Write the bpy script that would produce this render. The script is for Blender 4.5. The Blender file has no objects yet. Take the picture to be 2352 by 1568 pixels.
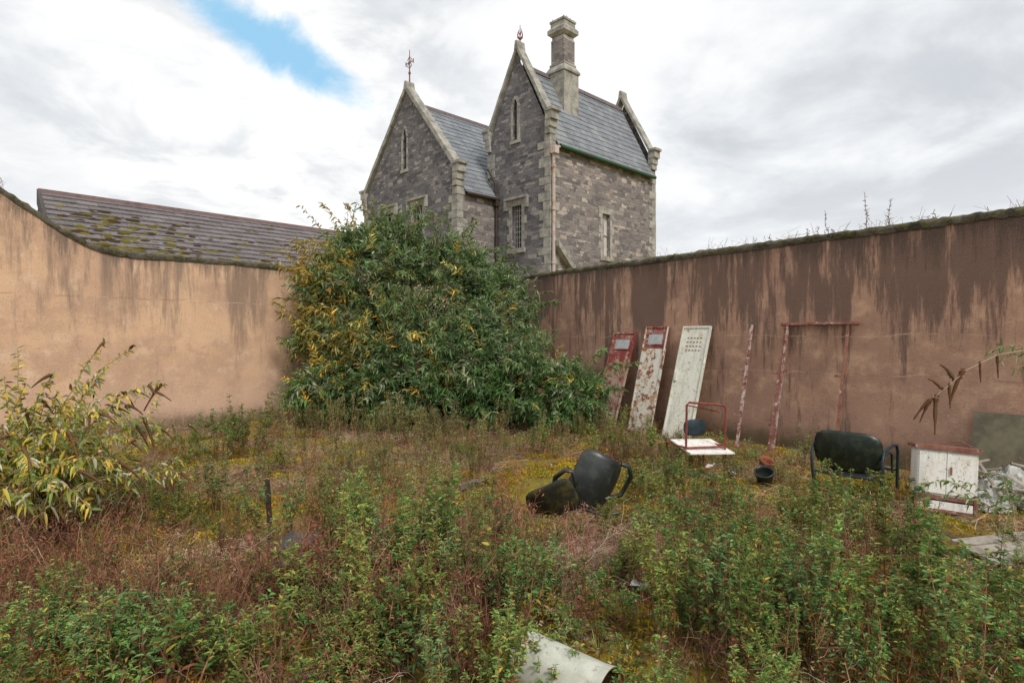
import bpy, math, random
import numpy as np
from mathutils import Vector, Matrix, noise as mnoise
random.seed(7); rng=np.random.default_rng(7)
F=1300.0; H=1.6; HY=775.0; CX=1176.0
Zup=np.array([0,0,1.0])
# surveyed ground point: bearing + depression angle -> metres on the yard floor
def site(px,py,z=0.0):
    Y=(H-z)*F/(py-HY); return np.array([(px-CX)/F*Y,Y,z])
def bear(px,py,Y):
    return np.array([(px-CX)/F*Y,Y,H-(py-HY)/F*Y])
def gh(x,y):
    return 0.03*math.sin(x*1.7+y*.6)*math.cos(y*1.3-x*.4)+0.02*math.sin(x*3.9+1)*math.sin(y*4.3)-0.02
# ---------------------------------------------------------------- mesh builder
class MB:
    def __init__(s): s.v=[];s.q=[];s.c=[];s.m=[];s.n=0
    def add(s,v,q,c=(1,1,1),m=0):
        v=np.asarray(v,float).reshape(-1,3); q=np.asarray(q,int).reshape(-1,4)
        c=np.asarray(c,float)
        if c.ndim==1: c=np.tile(c,(len(v),1))
        s.v.append(v);s.q.append(q+s.n);s.c.append(c);s.m.append(np.full(len(q),m));s.n+=len(v)
    def arr(s):
        return np.concatenate(s.v),np.concatenate(s.q),np.concatenate(s.c),np.concatenate(s.m)
    def mesh(s,name,mats,smooth=False,xf=None):
        v,q,c,m=s.arr()
        if xf is not None: v=xf(v)
        me=bpy.data.meshes.new(name)
        me.vertices.add(len(v)); me.vertices.foreach_set('co',v.astype(np.float32).ravel())
        me.loops.add(len(q)*4); me.loops.foreach_set('vertex_index',q.astype(np.int32).ravel())
        me.polygons.add(len(q)); me.polygons.foreach_set('loop_start',np.arange(0,len(q)*4,4,dtype=np.int32))
        me.polygons.foreach_set('loop_total',np.full(len(q),4,dtype=np.int32))
        me.polygons.foreach_set('material_index',m.astype(np.int32))
        me.polygons.foreach_set('use_smooth',np.full(len(q),smooth))
        a=me.attributes.new('Col','FLOAT_COLOR','POINT')
        a.data.foreach_set('color',np.concatenate([c,np.ones((len(c),1))],1).astype(np.float32).ravel())
        for mt in mats: me.materials.append(mt)
        me.update(calc_edges=True); me.validate()
        return me
def link(name,me,parent=None,mw=None):
    o=bpy.data.objects.new(name,me); bpy.context.scene.collection.objects.link(o)
    if mw is not None: o.matrix_world=mw
    if parent is not None: o.parent=parent
    return o
def empty(name,loc=(0,0,0)):
    o=bpy.data.objects.new(name,None); o.location=loc; o.empty_display_size=.3
    bpy.context.scene.collection.objects.link(o); return o
HQ=[[0,3,2,1],[4,5,6,7],[0,1,5,4],[1,2,6,5],[2,3,7,6],[3,0,4,7]]
def hexa(mb,p,c=(1,1,1),m=0): mb.add(p,HQ,c,m)
def box(mb,x0,x1,y0,y1,z0,z1,c=(1,1,1),m=0):
    hexa(mb,[(x0,y0,z0),(x1,y0,z0),(x1,y1,z0),(x0,y1,z0),(x0,y0,z1),(x1,y0,z1),(x1,y1,z1),(x0,y1,z1)],c,m)
def tube(mb,pts,r0,r1=None,n=3,c=(1,1,1),m=0,cap=False):
    pts=np.asarray(pts,float); k=len(pts)
    if r1 is None: r1=r0
    rr=np.linspace(r0,r1,k) if np.ndim(r0)==0 else np.asarray(r0)
    t=np.gradient(pts,axis=0); t/=np.linalg.norm(t,axis=1)[:,None]+1e-9
    ref=np.array([0.31,0.17,0.93]) if abs(t[:,2]).mean()<.8 else np.array([0.9,0.35,0.1])
    a=np.cross(t,ref); a/=np.linalg.norm(a,axis=1)[:,None]+1e-9
    b=np.cross(t,a)
    th=np.arange(n)/n*2*math.pi
    v=pts[:,None,:]+rr[:,None,None]*(a[:,None,:]*np.cos(th)[None,:,None]+b[:,None,:]*np.sin(th)[None,:,None])
    i=np.arange(k-1)[:,None]*n; j=np.arange(n)[None,:]; j2=(j+1)%n
    q=np.stack([i+j,i+j2,i+n+j2,i+n+j],-1).reshape(-1,4)
    mb.add(v.reshape(-1,3),q,c,m)
    if cap and n==8:
        for o in (0,(k-1)*n):
            mb.add(v.reshape(-1,3)[o:o+n],[[0,1,2,3],[0,3,4,7],[4,5,6,7]],c,m)
LQ=np.array([[0,1,2,3],[0,3,4,5]])
def leaves(mb,base,d,nr,L,W,dr,col,m=0):
    N=len(base)
    if N==0: return
    d=d/(np.linalg.norm(d,axis=1)[:,None]+1e-9)
    s=np.cross(d,nr); s/=np.linalg.norm(s,axis=1)[:,None]+1e-9
    n=np.cross(s,d); L=np.broadcast_to(L,(N,))[:,None]; W=np.broadcast_to(W,(N,))[:,None]; dr=np.broadcast_to(dr,(N,))[:,None]
    P=lambda t,w,u: base+d*L*t+s*W*w+n*W*u-Zup*(dr*L*t*t)
    v=np.stack([P(0,0,0),P(.3,.5,.18),P(.68,.38,.15),P(1,0,0),P(.68,-.38,.15),P(.3,-.5,.18)],1)
    q=(np.arange(N)[:,None,None]*6+LQ[None]).reshape(-1,4)
    mb.add(v.reshape(-1,3),q,np.repeat(col,6,axis=0),m)
def shell(mb,w,h,curve,th,c,m,ex=3.0,xf=None,nr=7,ns=28):
    V=[];
    for side in (0,1):
        for i in range(nr+1):
            r=i/nr
            for j in range(ns):
                t=2*math.pi*j/ns; ct,st=math.cos(t),math.sin(t)
                k=(abs(ct)**ex+abs(st)**ex)**(-1/ex)
                x=ct*k*r*w/2; z=st*k*r*h/2
                V.append((x,curve*(x/(w/2))**2+curve*.4*(z/(h/2))**2+(th if side else 0)*(1-.2*r),z))
    q=[]; off=(nr+1)*ns
    for side in (0,1):
        for i in range(nr):
            for j in range(ns):
                a=side*off+i*ns+j; b=side*off+i*ns+(j+1)%ns
                q.append((a,b,b+ns,a+ns) if side else (a,a+ns,b+ns,b))
    for j in range(ns):
        a=nr*ns+j; b=nr*ns+(j+1)%ns
        q.append((a,a+off,b+off,b))
    V=np.array(V)
    if xf is not None: V=xf(V)
    mb.add(V,q,c,m)
def frame(o,x,y,z):
    x,y,z=[np.asarray(k,float)/np.linalg.norm(k) for k in (x,y,z)]
    M=Matrix(((x[0],y[0],z[0],o[0]),(x[1],y[1],z[1],o[1]),(x[2],y[2],z[2],o[2]),(0,0,0,1))); return M
def mxf(M):
    A=np.array(M)
    return lambda V: V@A[:3,:3].T+A[:3,3]
# ---------------------------------------------------------------- node helpers
class T:
    def __init__(s,name):
        s.mat=bpy.data.materials.new(name); s.mat.use_nodes=True; s.t=s.mat.node_tree; s.t.nodes.clear()
        s.out=s.t.nodes.new('ShaderNodeOutputMaterial')
    def n(s,ty,inp=None,**kw):
        nd=s.t.nodes.new('ShaderNode'+ty)
        for k,v in kw.items(): setattr(nd,k,v)
        if inp:
            for k,v in inp.items(): s.set(nd,k,v)
        return nd
    def set(s,nd,k,v):
        sock=nd.inputs[k]
        if hasattr(v,'bl_idname') and not isinstance(v,bpy.types.NodeSocket): v=v.outputs[0]
        if isinstance(v,bpy.types.NodeSocket): s.t.links.new(v,sock)
        else:
            if isinstance(v,(tuple,list)) and len(v)==3 and sock.type=='RGBA': v=(*v,1)
            sock.default_value=v
    def math(s,op,a,b=0.0,c=None,clamp=False):
        nd=s.n('Math',{0:a,1:b},operation=op,use_clamp=clamp)
        if c is not None: s.set(nd,2,c)
        return nd.outputs[0]
    def vm(s,op,a,b=(0,0,0)):
        nd=s.n('VectorMath',{0:a},operation=op)
        if op=='SCALE': s.set(nd,3,b)
        else: s.set(nd,1,b)
        return nd.outputs['Value'] if op in('DOT_PRODUCT','LENGTH') else nd.outputs[0]
    def noise(s,vec,sc,det=4,rough=.6,dist=0):
        nd=s.n('TexNoise',{'Scale':sc,'Detail':det,'Roughness':rough,'Distortion':dist})
        if vec is not None: s.set(nd,'Vector',vec)
        return nd.outputs[0]
    def ramp(s,f,a,b,lo=0.,hi=1.):
        nd=s.n('MapRange',{0:f,1:a,2:b,3:lo,4:hi},interpolation_type='SMOOTHSTEP'); return nd.outputs[0]
    def mix(s,f,a,b,bt='MIX'):
        nd=s.n('MixRGB',{0:f,1:a,2:b},blend_type=bt); return nd.outputs[0]
    def xyz(s,x,y,z=0.0): return s.n('CombineXYZ',{0:x,1:y,2:z}).outputs[0]
    def sep(s,v): return s.n('SeparateXYZ',{0:v}).outputs
    def obj(s): return s.n('TexCoord').outputs['Object']
    def attr(s): return s.n('Attribute',attribute_name='Col').outputs['Vector']
    def acol(s): return s.n('Attribute',attribute_name='Col').outputs['Color']
    def fin(s,col,rough=.85,bump=None,bs=.3,bd=.02,metal=0.,spec=.3):
        p=s.n('BsdfPrincipled',{'Base Color':col,'Roughness':rough,'Metallic':metal,'Specular IOR Level':spec})
        if bump is not None:
            b=s.n('Bump',{'Strength':bs,'Distance':bd,'Height':bump}); s.t.links.new(b.outputs[0],p.inputs['Normal'])
        s.t.links.new(p.outputs[0],s.out.inputs[0]); return s.mat
def simple(name,c,rough=.8,var=.35,scale=8,spec=.3,c2=None,lo=.45,hi=.62,bs=.2):
    t=T(name); o=t.obj(); f=t.noise(o,scale,6,.65)
    if c2 is None: c2=tuple(k*(1-var) for k in c)
    col=t.mix(t.ramp(f,lo,hi),c,c2)
    col=t.mix(t.ramp(t.noise(o,scale*6,3),.3,.7,0,.35),col,tuple(k*.55 for k in c))
    return t.fin(col,rough,f,bs,.01,spec=spec)
def foliage(name,trans=.3,gloss=0.,hv=.5):
    t=T(name); c=t.acol(); r=t.n('ObjectInfo').outputs['Random']
    c=t.vm('SCALE',c,t.ramp(r,0,1,1-hv*.5,1+hv*.5))
    sh=t.n('BsdfDiffuse',{'Color':c}).outputs[0]
    def mx(f,a,b):
        m=t.n('MixShader',{0:f}); t.t.links.new(a,m.inputs[1]); t.t.links.new(b,m.inputs[2]); return m.outputs[0]
    if trans>0: sh=mx(trans,sh,t.n('BsdfTranslucent',{'Color':c}).outputs[0])
    if gloss>0: sh=mx(gloss,sh,t.n('BsdfGlossy',{'Roughness':.45}).outputs[0])
    t.t.links.new(sh,t.out.inputs[0]); return t.mat
M_leaf=foliage('leaf',.28); M_leafg=foliage('glossy_leaf',.28,.045); M_twig=foliage('twig',0)
# wall render
def wallmat(name,kind):
    t=T(name); a=t.attr(); x,y,z=t.sep(a)   # along, height, depth below top
    v=t.xyz(x,y,0.)
    big=t.noise(v,.7,5,.6); med=t.noise(v,3.5,6,.65); fine=t.noise(v,38,5,.75); gr=t.noise(v,120,3,.7)
    st=t.noise(t.xyz(t.math('MULTIPLY',x,1.0),t.math('MULTIPLY',y,.12),3.3),2.3,6,.72)
    st2=t.noise(t.xyz(t.math('MULTIPLY',x,1.0),t.math('MULTIPLY',y,.10),8.1),7.5,5,.75)
    blot=t.noise(t.vm('ADD',v,(9,3,1)),1.7,7,.75)
    if kind=='L':
        base=t.mix(t.ramp(big,.42,.58),(.66,.42,.26),(.53,.33,.215))
        base=t.mix(t.ramp(med,.5,.68,0,.6),base,(.73,.53,.37))
        base=t.mix(t.ramp(blot,.49,.62,0,.5),base,(.40,.245,.165))
        base=t.mix(t.ramp(y,1.2,.1,0,.6),base,(.50,.33,.265))
        d=t.math('ADD',t.ramp(z,2.0,.0,0,.8),t.math('MULTIPLY',t.math('SUBTRACT',st,.5),4.0))
        d=t.math('ADD',d,t.math('MULTIPLY',t.math('SUBTRACT',st2,.5),2.4))
        d=t.ramp(d,.28,1.2)
        base=t.mix(t.math('MULTIPLY',d,.8),base,(.17,.12,.09))
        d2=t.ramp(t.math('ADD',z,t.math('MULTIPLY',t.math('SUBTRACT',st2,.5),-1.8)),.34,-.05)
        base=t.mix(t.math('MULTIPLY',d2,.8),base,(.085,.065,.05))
        g=t.math('ABSOLUTE',t.math('ADD',t.math('SUBTRACT',x,7.72),t.math('MULTIPLY',t.math('SUBTRACT',st2,.5),.25)))
        base=t.mix(t.math('MULTIPLY',t.math('MULTIPLY',t.ramp(g,.11,.01),t.ramp(z,1.6,.2)),.75),base,(.11,.085,.07))
        g=t.math('ABSOLUTE',t.math('ADD',t.math('SUBTRACT',x,4.25),t.math('MULTIPLY',t.math('SUBTRACT',med,.5),.35)))
        base=t.mix(t.math('MULTIPLY',t.math('MULTIPLY',t.ramp(g,.03,.004),t.ramp(z,.7,.9)),.7),base,(.38,.15,.06))
    else:
        base=t.mix(t.ramp(big,.38,.62),(.46,.27,.185),(.38,.22,.16))
        base=t.mix(t.ramp(med,.46,.66,0,.8),base,(.60,.39,.26))
        base=t.mix(t.ramp(blot,.5,.62,0,.5),base,(.26,.145,.11))
        base=t.mix(t.ramp(y,.9,.0,0,.5),base,(.32,.20,.165))
        d=t.math('ADD',t.math('MULTIPLY',t.ramp(z,2.3,.2,0,1.),1.15),t.math('MULTIPLY',t.math('SUBTRACT',st,.5),6.))
        d=t.math('ADD',d,t.math('MULTIPLY',t.math('SUBTRACT',st2,.5),3.2))
        d=t.ramp(d,.38,1.15)
        base=t.mix(t.math('MULTIPLY',d,.9),base,(.105,.062,.053))
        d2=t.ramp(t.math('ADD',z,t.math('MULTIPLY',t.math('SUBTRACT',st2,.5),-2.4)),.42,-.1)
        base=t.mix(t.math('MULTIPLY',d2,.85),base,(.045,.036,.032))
    for zz in ((1.62,1.12) if kind=='R' else (2.25,)):
        wob=t.math('MULTIPLY',t.math('SUBTRACT',t.noise(v,1.6,4),.5),.16)
        cr=t.math('ABSOLUTE',t.math('SUBTRACT',t.math('ADD',y,wob),zz))
        m=t.math('MULTIPLY',t.ramp(cr,.012,.002),t.ramp(t.noise(v,1.1,2),.42,.6))
        base=t.mix(t.math('MULTIPLY',m,.6),base,(.62,.42,.28) if kind=='R' else (.66,.44,.3))
        m=t.math('MULTIPLY',t.ramp(t.math('SUBTRACT',cr,.008),.009,.0),t.ramp(t.noise(v,2.1,2),.5,.6))
        base=t.mix(t.math('MULTIPLY',m,.35),base,(.12,.08,.06))
    base=t.mix(t.ramp(fine,.53,.69,0,.6),base,(.15,.095,.075))
    base=t.mix(t.ramp(gr,.4,.65,0,.35),base,(.75,.55,.41) if kind=='L' else (.50,.35,.27))
    base=t.mix(t.ramp(t.math('ADD',y,t.math('MULTIPLY',med,-.5)),.14,-.2,0,.85),base,(.09,.075,.04))
    b=t.math('ADD',t.math('MULTIPLY',fine,1.),t.math('MULTIPLY',gr,.6))
    return t.fin(base,.93,b,.6,.016,spec=.12)
M_wL=wallmat('ochre_render','L'); M_wR=wallmat('stained_render','R')
def copmat():
    t=T('mossy_coping'); o=t.obj(); f=t.noise(o,5,6,.7); g=t.noise(o,22,4,.7)
    c=t.mix(t.ramp(f,.4,.6),(.13,.115,.10),(.05,.045,.036)); c=t.mix(t.ramp(g,.48,.6,0,.8),c,(.13,.115,.03)); c=t.mix(t.ramp(g,.38,.30,0,.7),c,(.26,.24,.2))
    return t.fin(c,.95,g,.8,.03,spec=.1)
M_cop=copmat()
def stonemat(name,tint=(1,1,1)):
    t=T(name); x,y,z=t.sep(t.attr())
    h=t.math('ADD',x,y)
    nz=t.math('MULTIPLY',t.math('SUBTRACT',t.noise(t.xyz(h,z,0.),1.3,3),.5),.10)
    v=t.xyz(t.math('ADD',h,nz),t.math('ADD',z,t.math('MULTIPLY',t.math('SUBTRACT',t.noise(t.xyz(h,z,4.),3.,3),.5),.07)),0.)
    def br(sc,w,hh,sd):
        return t.n('TexBrick',{'Vector':t.vm('ADD',v,(sd,sd*.7,0)),'Color1':(0,0,0,1),'Color2':(1,1,1,1),'Mortar':(.5,.5,.5,1),'Scale':1.,'Mortar Size':.008,'Mortar Smooth':.5,'Brick Width':w,'Row Height':hh,'Bias':0.},offset=.43,squash=1.6,squash_frequency=3)
    b1=br(1,.25,.105,0.); b2=br(1,.33,.17,3.1)
    sel=t.ramp(t.noise(t.xyz(h,z,9.),1.6,2),.53,.55)
    bc=t.mix(sel,b1.outputs['Color'],b2.outputs['Color']); mo=t.mix(sel,b1.outputs['Fac'],b2.outputs['Fac'])
    k=t.n('RGBToBW',{0:bc}).outputs[0]
    cr=t.n('ValToRGB',{0:k}); e=cr.color_ramp; e.interpolation='LINEAR'
    e.elements[0].position=0; e.elements[0].color=(.075,.075,.085,1); e.elements[1].position=1; e.elements[1].color=(.38,.35,.315,1)
    for p,c in ((.18,(.105,.105,.115)),(.32,(.19,.18,.185)),(.45,(.125,.12,.13)),(.6,(.22,.205,.195)),(.72,(.15,.145,.15)),(.86,(.28,.255,.235))):
        q=e.elements.new(p); q.color=(*c,1)
    n=t.noise(v,16,5,.75); n2=t.noise(v,1.0,4,.6)
    c=t.mix(t.ramp(n,.42,.66,0,.42),cr.outputs[0],(.27,.26,.24)); c=t.mix(t.ramp(n,.5,.3,0,.5),c,(.08,.078,.08)); c=t.mix(t.ramp(n2,.48,.65,0,.35),c,(.09,.085,.088))
    c=t.mix(t.math('MULTIPLY',mo,.55),c,(.24,.23,.21))
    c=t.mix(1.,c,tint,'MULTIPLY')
    return t.fin(c,.9,t.math('ADD',t.math('MULTIPLY',mo,-1.),t.math('MULTIPLY',n,.9)),.9,.035,spec=.15)
M_st=stonemat('rubble_limestone',(.93,.92,.95)); M_st_sunlit=stonemat('rubble_limestone_sunlit',(1.34,1.24,1.17))  # same stone twice; the brighter warm tint paints sunlight into the side walls
def ashmat():
    t=T('dressed_limestone'); a=t.attr(); n=t.noise(a,3.,5,.65); f=t.noise(a,25,4,.7)
    c=t.mix(t.ramp(n,.38,.62),(.40,.38,.33),(.24,.23,.205)); c=t.mix(t.ramp(f,.5,.7,0,.7),c,(.12,.11,.10)); c=t.mix(t.ramp(n,.58,.7,0,.5),c,(.11,.10,.075))
    return t.fin(c,.9,f,.5,.02,spec=.15)
M_ash=ashmat()
def peel(name,main,second,rust,lo,hi,lor=.6,hir=.66,sc=1.,fade=None):
    t=T(name); o=t.obj(); n=t.noise(o,3.2*sc,8,.75); n2=t.noise(t.vm('ADD',o,(3,7,1)),5.5*sc,8,.75); st=t.noise(t.vm('MULTIPLY',o,(9,9,1.2)),1.6,5,.7)
    c=t.mix(t.ramp(n,lo,hi),main,second); c=t.mix(t.ramp(st,.5,.66,0,.5),c,tuple(k*.55 for k in main)); c=t.mix(t.ramp(n2,lor,hir),c,rust)
    if fade:
        zz=t.sep(o)[2]; c=t.mix(t.math('MULTIPLY',t.ramp(t.math('ADD',zz,t.math('MULTIPLY',n,-2.2)),.25,-.5),t.ramp(n2,.42,.52)),c,fade)
    c=t.mix(t.ramp(t.noise(o,40,4,.8),.58,.66,0,.8),c,(.10,.045,.03))
    return t.fin(c,.6,n2,.4,.008,spec=.3)
RUST=(.18,.065,.03)
M_dred=peel('red_paint_worn',(.235,.045,.038),(.31,.13,.10),(.42,.30,.23),.48,.58,.56,.60,1.6,(.42,.31,.24))
M_drust=peel('white_paint_rusty',(.64,.61,.53),(.48,.27,.15),(.24,.09,.04),.52,.58,.53,.57,1.3)
M_dwht=peel('white_paint_flaking',(.68,.67,.58),(.52,.49,.39),RUST,.5,.65,.62,.65,1.6)
M_rust=peel('rusty_steel',(.20,.07,.05),(.27,.13,.09),(.5,.42,.36),.4,.6,.58,.62,2)
M_wrust=peel('pale_rusty_tube',(.5,.42,.38),(.30,.13,.10),(.16,.05,.03),.46,.54,.53,.57,3)
M_redt=simple('red_tube',(.27,.06,.045),.5,c2=(.14,.04,.03),scale=14)
M_win=simple('grey_glass_panel',(.42,.44,.44),.3,.15,3)
M_white=peel('white_enamel',(.76,.74,.68),(.68,.63,.54),RUST,.5,.62,.66,.69,1.6)
M_blk=simple('black_plastic',(.018,.021,.02),.38,c2=(.04,.045,.035),scale=9,spec=.5)
M_grn=simple('dark_green_plastic',(.009,.016,.012),.4,c2=(.03,.04,.018),scale=10,spec=.45)
M_mossy=simple('mossy_black',(.028,.027,.018),.9,c2=(.085,.07,.018),scale=9)
M_btube=simple('dark_blue_tube',(.025,.04,.05),.45)
M_terra=simple('terracotta',(.33,.10,.05),.8,c2=(.16,.07,.04))
M_wood=simple('grey_wood',(.36,.32,.27),.9,scale=7,c2=(.2,.17,.13))
M_board=simple('mouldy_board',(.17,.15,.10),.9,scale=3,c2=(.10,.09,.06))
M_plast=simple('dirty_plastic_sheet',(.52,.52,.48),.4,scale=6,c2=(.3,.3,.27))
def pvc():
    t=T('grey_white_pvc'); o=t.obj(); n=t.noise(o,7,6,.7); s=t.noise(o,30,4,.7)
    c=t.mix(t.ramp(n,.42,.6),(.50,.50,.43),(.41,.41,.34)); c=t.mix(t.ramp(s,.58,.68,0,.7),c,(.22,.19,.13)); c=t.mix(t.ramp(t.noise(t.vm('MULTIPLY',o,(1,6,6)),4,4,.7),.55,.7,0,.35),c,(.3,.28,.22))
    return t.fin(c,.55,n,.08,.01)
M_pipe=pvc()
M_blue=simple('dark_blue_plastic',(.03,.045,.08),.5)
M_brown=simple('brown_inner',(.26,.14,.07),.8)
M_mdark=simple('dark_metal',(.06,.04,.032),.6)
M_glass=simple('dark_window_glass',(.03,.035,.04),.15,.3,2,spec=.6)
M_sash=simple('white_sash',(.5,.48,.45),.7)
M_blind=simple('boarded_pane',(.6,.54,.5),.8,.2,4)
M_pipew=peel('downpipe_paint',(.5,.42,.38),(.42,.27,.2),(.3,.12,.07),.5,.6,.55,.62)
M_gut=simple('algae_gutter',(.03,.10,.05),.8,scale=3,c2=(.06,.07,.06))
# ---------------------------------------------------------------- boundary walls
def seg_wall(name,P0,P1,n,topf,mat,seed,thick=.32):
    root=empty(name,(P0[0],P0[1],0)); P0=np.array([*P0,0.]);P1=np.array([*P1,0.]); L=np.linalg.norm(P1-P0); t=(P1-P0)/L
    n=np.array([*n,0.]); k=int(L/.1); zs=[-.4,0.,.2,.5,.9,1.3,1.7,2.1,2.5,2.75,None]
    V=[];C=[]
    for i in range(k+1):
        d=L*i/k; tp=topf(d)+.012*mnoise.noise((d*2.2,seed,0))
        for z in zs:
            zz=tp if z is None else z*(tp/2.97 if z>1 else 1)
            w=.018*mnoise.noise((d*.6,zz*.8,seed))+.006*mnoise.noise((d*4,zz*4,seed))
            V.append(t*d+n*w+Zup*zz); C.append((d,zz,tp-zz))
    m=len(zs); Q=[(i*m+j,(i+1)*m+j,(i+1)*m+j+1,i*m+j+1) for i in range(k) for j in range(m-1)]
    mb=MB(); mb.add(V,Q,C)
    B=[];
    for i in range(k+1):
        d=L*i/k; tp=topf(d); B+= [t*d-n*thick+Zup*-.4, t*d-n*thick+Zup*tp]
    mb.add(B,[(2*i,2*i+1,2*i+3,2*i+2) for i in range(k)],[(j*.1,1.,1.) for j in range(len(B))])
    link('render_face',mb.mesh('render_face',[mat],True),root)
    mb=MB(); k2=int(L/.04); V=[]; prof=[(.012,-.05),(.03,.0),(.02,.035),(-.1,.065),(-.22,.06),(-thick-.04,.03),(-thick-.04,-.05)]
    for i in range(k2+1):
        d=L*i/k2; tp=topf(d)
        for j,(a,b) in enumerate(prof):
            w=mnoise.noise((d*12,j*.9,seed)); w2=mnoise.noise((d*2.3,j*.4,seed+4)); w3=mnoise.noise((d*35,j*2.,seed+4))
            V.append(t*d+n*(a+.018*w+.008*w3)+Zup*(tp+b+.022*w+.018*w2+.012*w3))
    m=len(prof); mb.add(V,[(i*m+j,i*m+j+1,(i+1)*m+j+1,(i+1)*m+j) for i in range(k2) for j in range(m-1)])
    link('coping',mb.mesh('coping',[M_cop],True),root)
    return root
cor=np.array([-.99,14.5])
tR=np.array([.6155,-.788]); nR=np.array([-.788,-.6155])
tL=np.array([-.7137,-.7005]); nL=np.array([.7005,-.7137])
def topL(d):
    return np.interp(d,[0,7.3,7.72,7.98,8.25,8.56,8.8,9.0,9.4,12],[2.97,2.97,2.99,3.06,3.22,3.44,3.60,3.74,3.9,4.1])
seg_wall('left_boundary_wall',cor,cor+tL*16,nL,topL,M_wL,1.3)
seg_wall('right_boundary_wall',cor,cor+tR*17,nR,lambda d:2.97+.0*d,M_wR,5.7)
def wallR(px):
    s=98.2+.0967*(px-CX); Z=F/s; return np.array([(px-CX)/F*Z,Z,0.])
# ---------------------------------------------------------------- ground
def gmat():
    t=T('mossy_ground'); o=t.obj()
    a=t.noise(o,.75,6,.62); b=t.noise(t.vm('ADD',o,(5,2,0)),2.6,7,.7); f=t.noise(o,28,6,.75); g=t.noise(o,90,4,.7); h=t.noise(o,9,5,.7)
    lit=t.mix(t.ramp(h,.4,.6),(.17,.11,.075),(.25,.175,.125)); lit=t.mix(t.ramp(f,.5,.7,0,.6),lit,(.08,.045,.03))
    ms=t.mix(t.ramp(h,.38,.62),(.38,.29,.025),(.24,.22,.03)); ms=t.mix(t.ramp(b,.5,.62,0,.8),ms,(.38,.21,.035)); ms=t.mix(t.ramp(f,.5,.7,0,.7),ms,(.12,.10,.02)); 
    m=t.ramp(t.math('ADD',t.math('MULTIPLY',a,.5),t.math('MULTIPLY',b,.5)),.42,.49)
    m=t.math('MULTIPLY',m,t.ramp(t.noise(o,14,4,.8),.38,.5,.3,1))
    c=t.mix(m,lit,ms)
    c=t.mix(t.ramp(g,.45,.75,0,.35),c,(.38,.30,.15))
    return t.fin(c,.97,t.math('ADD',f,t.math('MULTIPLY',g,.6)),1.,.035,spec=.05)
xs=np.concatenate([-np.geomspace(700,9.6,14),np.arange(-9.5,9.5,.07),np.geomspace(9.6,700,14)])
ys=np.concatenate([-np.geomspace(200,1.1,10),np.arange(-1,1.5,.25),np.arange(1.5,15,.07),np.geomspace(15.1,900,16)])
XX,YY=np.meshgrid(xs,ys,indexing='ij')
ZZ=np.zeros_like(XX)
for i in range(len(xs)):
    for j in range(len(ys)):
        x,y=xs[i],ys[j]
        if abs(x)<9.6 and 1.4<y<15.05:
            ZZ[i,j]=gh(x,y)+.022*mnoise.noise((x*3.1,y*3.1,0))+.016*mnoise.noise((x*9,y*9,2))
        else: ZZ[i,j]=-.03
nx,ny=XX.shape; I=np.arange(nx-1)[:,None]*ny+np.arange(ny-1)[None,:]
mb=MB(); mb.add(np.stack([XX,YY,ZZ],-1).reshape(-1,3),np.stack([I,I+ny,I+ny+1,I+1],-1).reshape(-1,4))
link('ground',mb.mesh('ground',[gmat()],True))
# ---------------------------------------------------------------- house
C0=np.array([1.32,20.0]); U=np.array([-.7230,.6908]); Vv=np.array([.7348,.6782])
def hxf(v): 
    o=np.empty_like(v); o[:,:2]=C0+v[:,[0]]*U+v[:,[1]]*Vv; o[:,2]=v[:,2]; return o-np.array([C0[0],C0[1],0])
house=empty('stone_house',(C0[0],C0[1],0))
def hpart(name,mb,mats,smooth=False): return link(name,mb.mesh(name,mats,smooth,hxf),house)
def lmb_box(mb,a0,a1,b0,b1,z0,z1,m=0):
    P=np.array([(a0,b0,z0),(a1,b0,z0),(a1,b1,z0),(a0,b1,z0),(a0,b0,z1),(a1,b0,z1),(a1,b1,z1),(a0,b1,z1)],float); mb.add(P,HQ,P,m)
def prism(mb,prof,b0,b1,m=0):
    P=np.array([(a,b0,z) for a,z in prof]+[(a,b1,z) for a,z in prof],float)
    mb.add(P,[[0,1,2,3],[7,6,5,4],[0,4,5,1],[1,5,6,2],[2,6,7,3],[3,7,4,0]],P,m)
def panel(mb,f,x0,x1,z0,top,ops,brk=(),dep=.18):
    cuts={x0,x1,*brk}
    for o in ops:
        cuts|={o[0],o[1]}
        if o[4]>o[3]: cuts|={o[0]+(o[1]-o[0])*k for k in (.15,.5,.85)}
    cuts=sorted(cuts)
    def otop(o,x):
        if o[4]<=o[3]: return o[3]
        u=abs(x-(o[0]+o[1])/2)/((o[1]-o[0])/2); return o[3]+(o[4]-o[3])*(1-u**1.6)
    for a,b in zip(cuts[:-1],cuts[1:]):
        mid=(a+b)/2; z=[z0,z0]
        for o in sorted([o for o in ops if o[0]<mid<o[1]],key=lambda o:o[2]):
            P=[f(a,z[0],0),f(b,z[1],0),f(b,o[2],0),f(a,o[2],0)]; mb.add(P,[[0,1,2,3]],np.array(P))
            z=[otop(o,a),otop(o,b)]
            P=[f(a,z[0],0),f(b,z[1],0),f(b,z[1],dep),f(a,z[0],dep)]; mb.add(P,[[0,1,2,3]],np.array(P))
            P=[f(a,o[2],0),f(b,o[2],0),f(b,o[2],dep),f(a,o[2],dep)]; mb.add(P,[[0,1,2,3]],np.array(P))
        P=[f(a,z[0],0),f(b,z[1],0),f(b,top(b),0),f(a,top(a),0)]; mb.add(P,[[0,1,2,3]],np.array(P))
    for o in ops:
        for x in (o[0],o[1]):
            P=[f(x,o[2],0),f(x,o[2],dep),f(x,otop(o,x),dep),f(x,otop(o,x),0)]; mb.add(P,[[0,1,2,3]],np.array(P))
TA0,TA1,TB1=-.03,3.12,6.6; APT=1.53
tallf=lambda s,z,d:(s,0+d,z)
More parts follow.
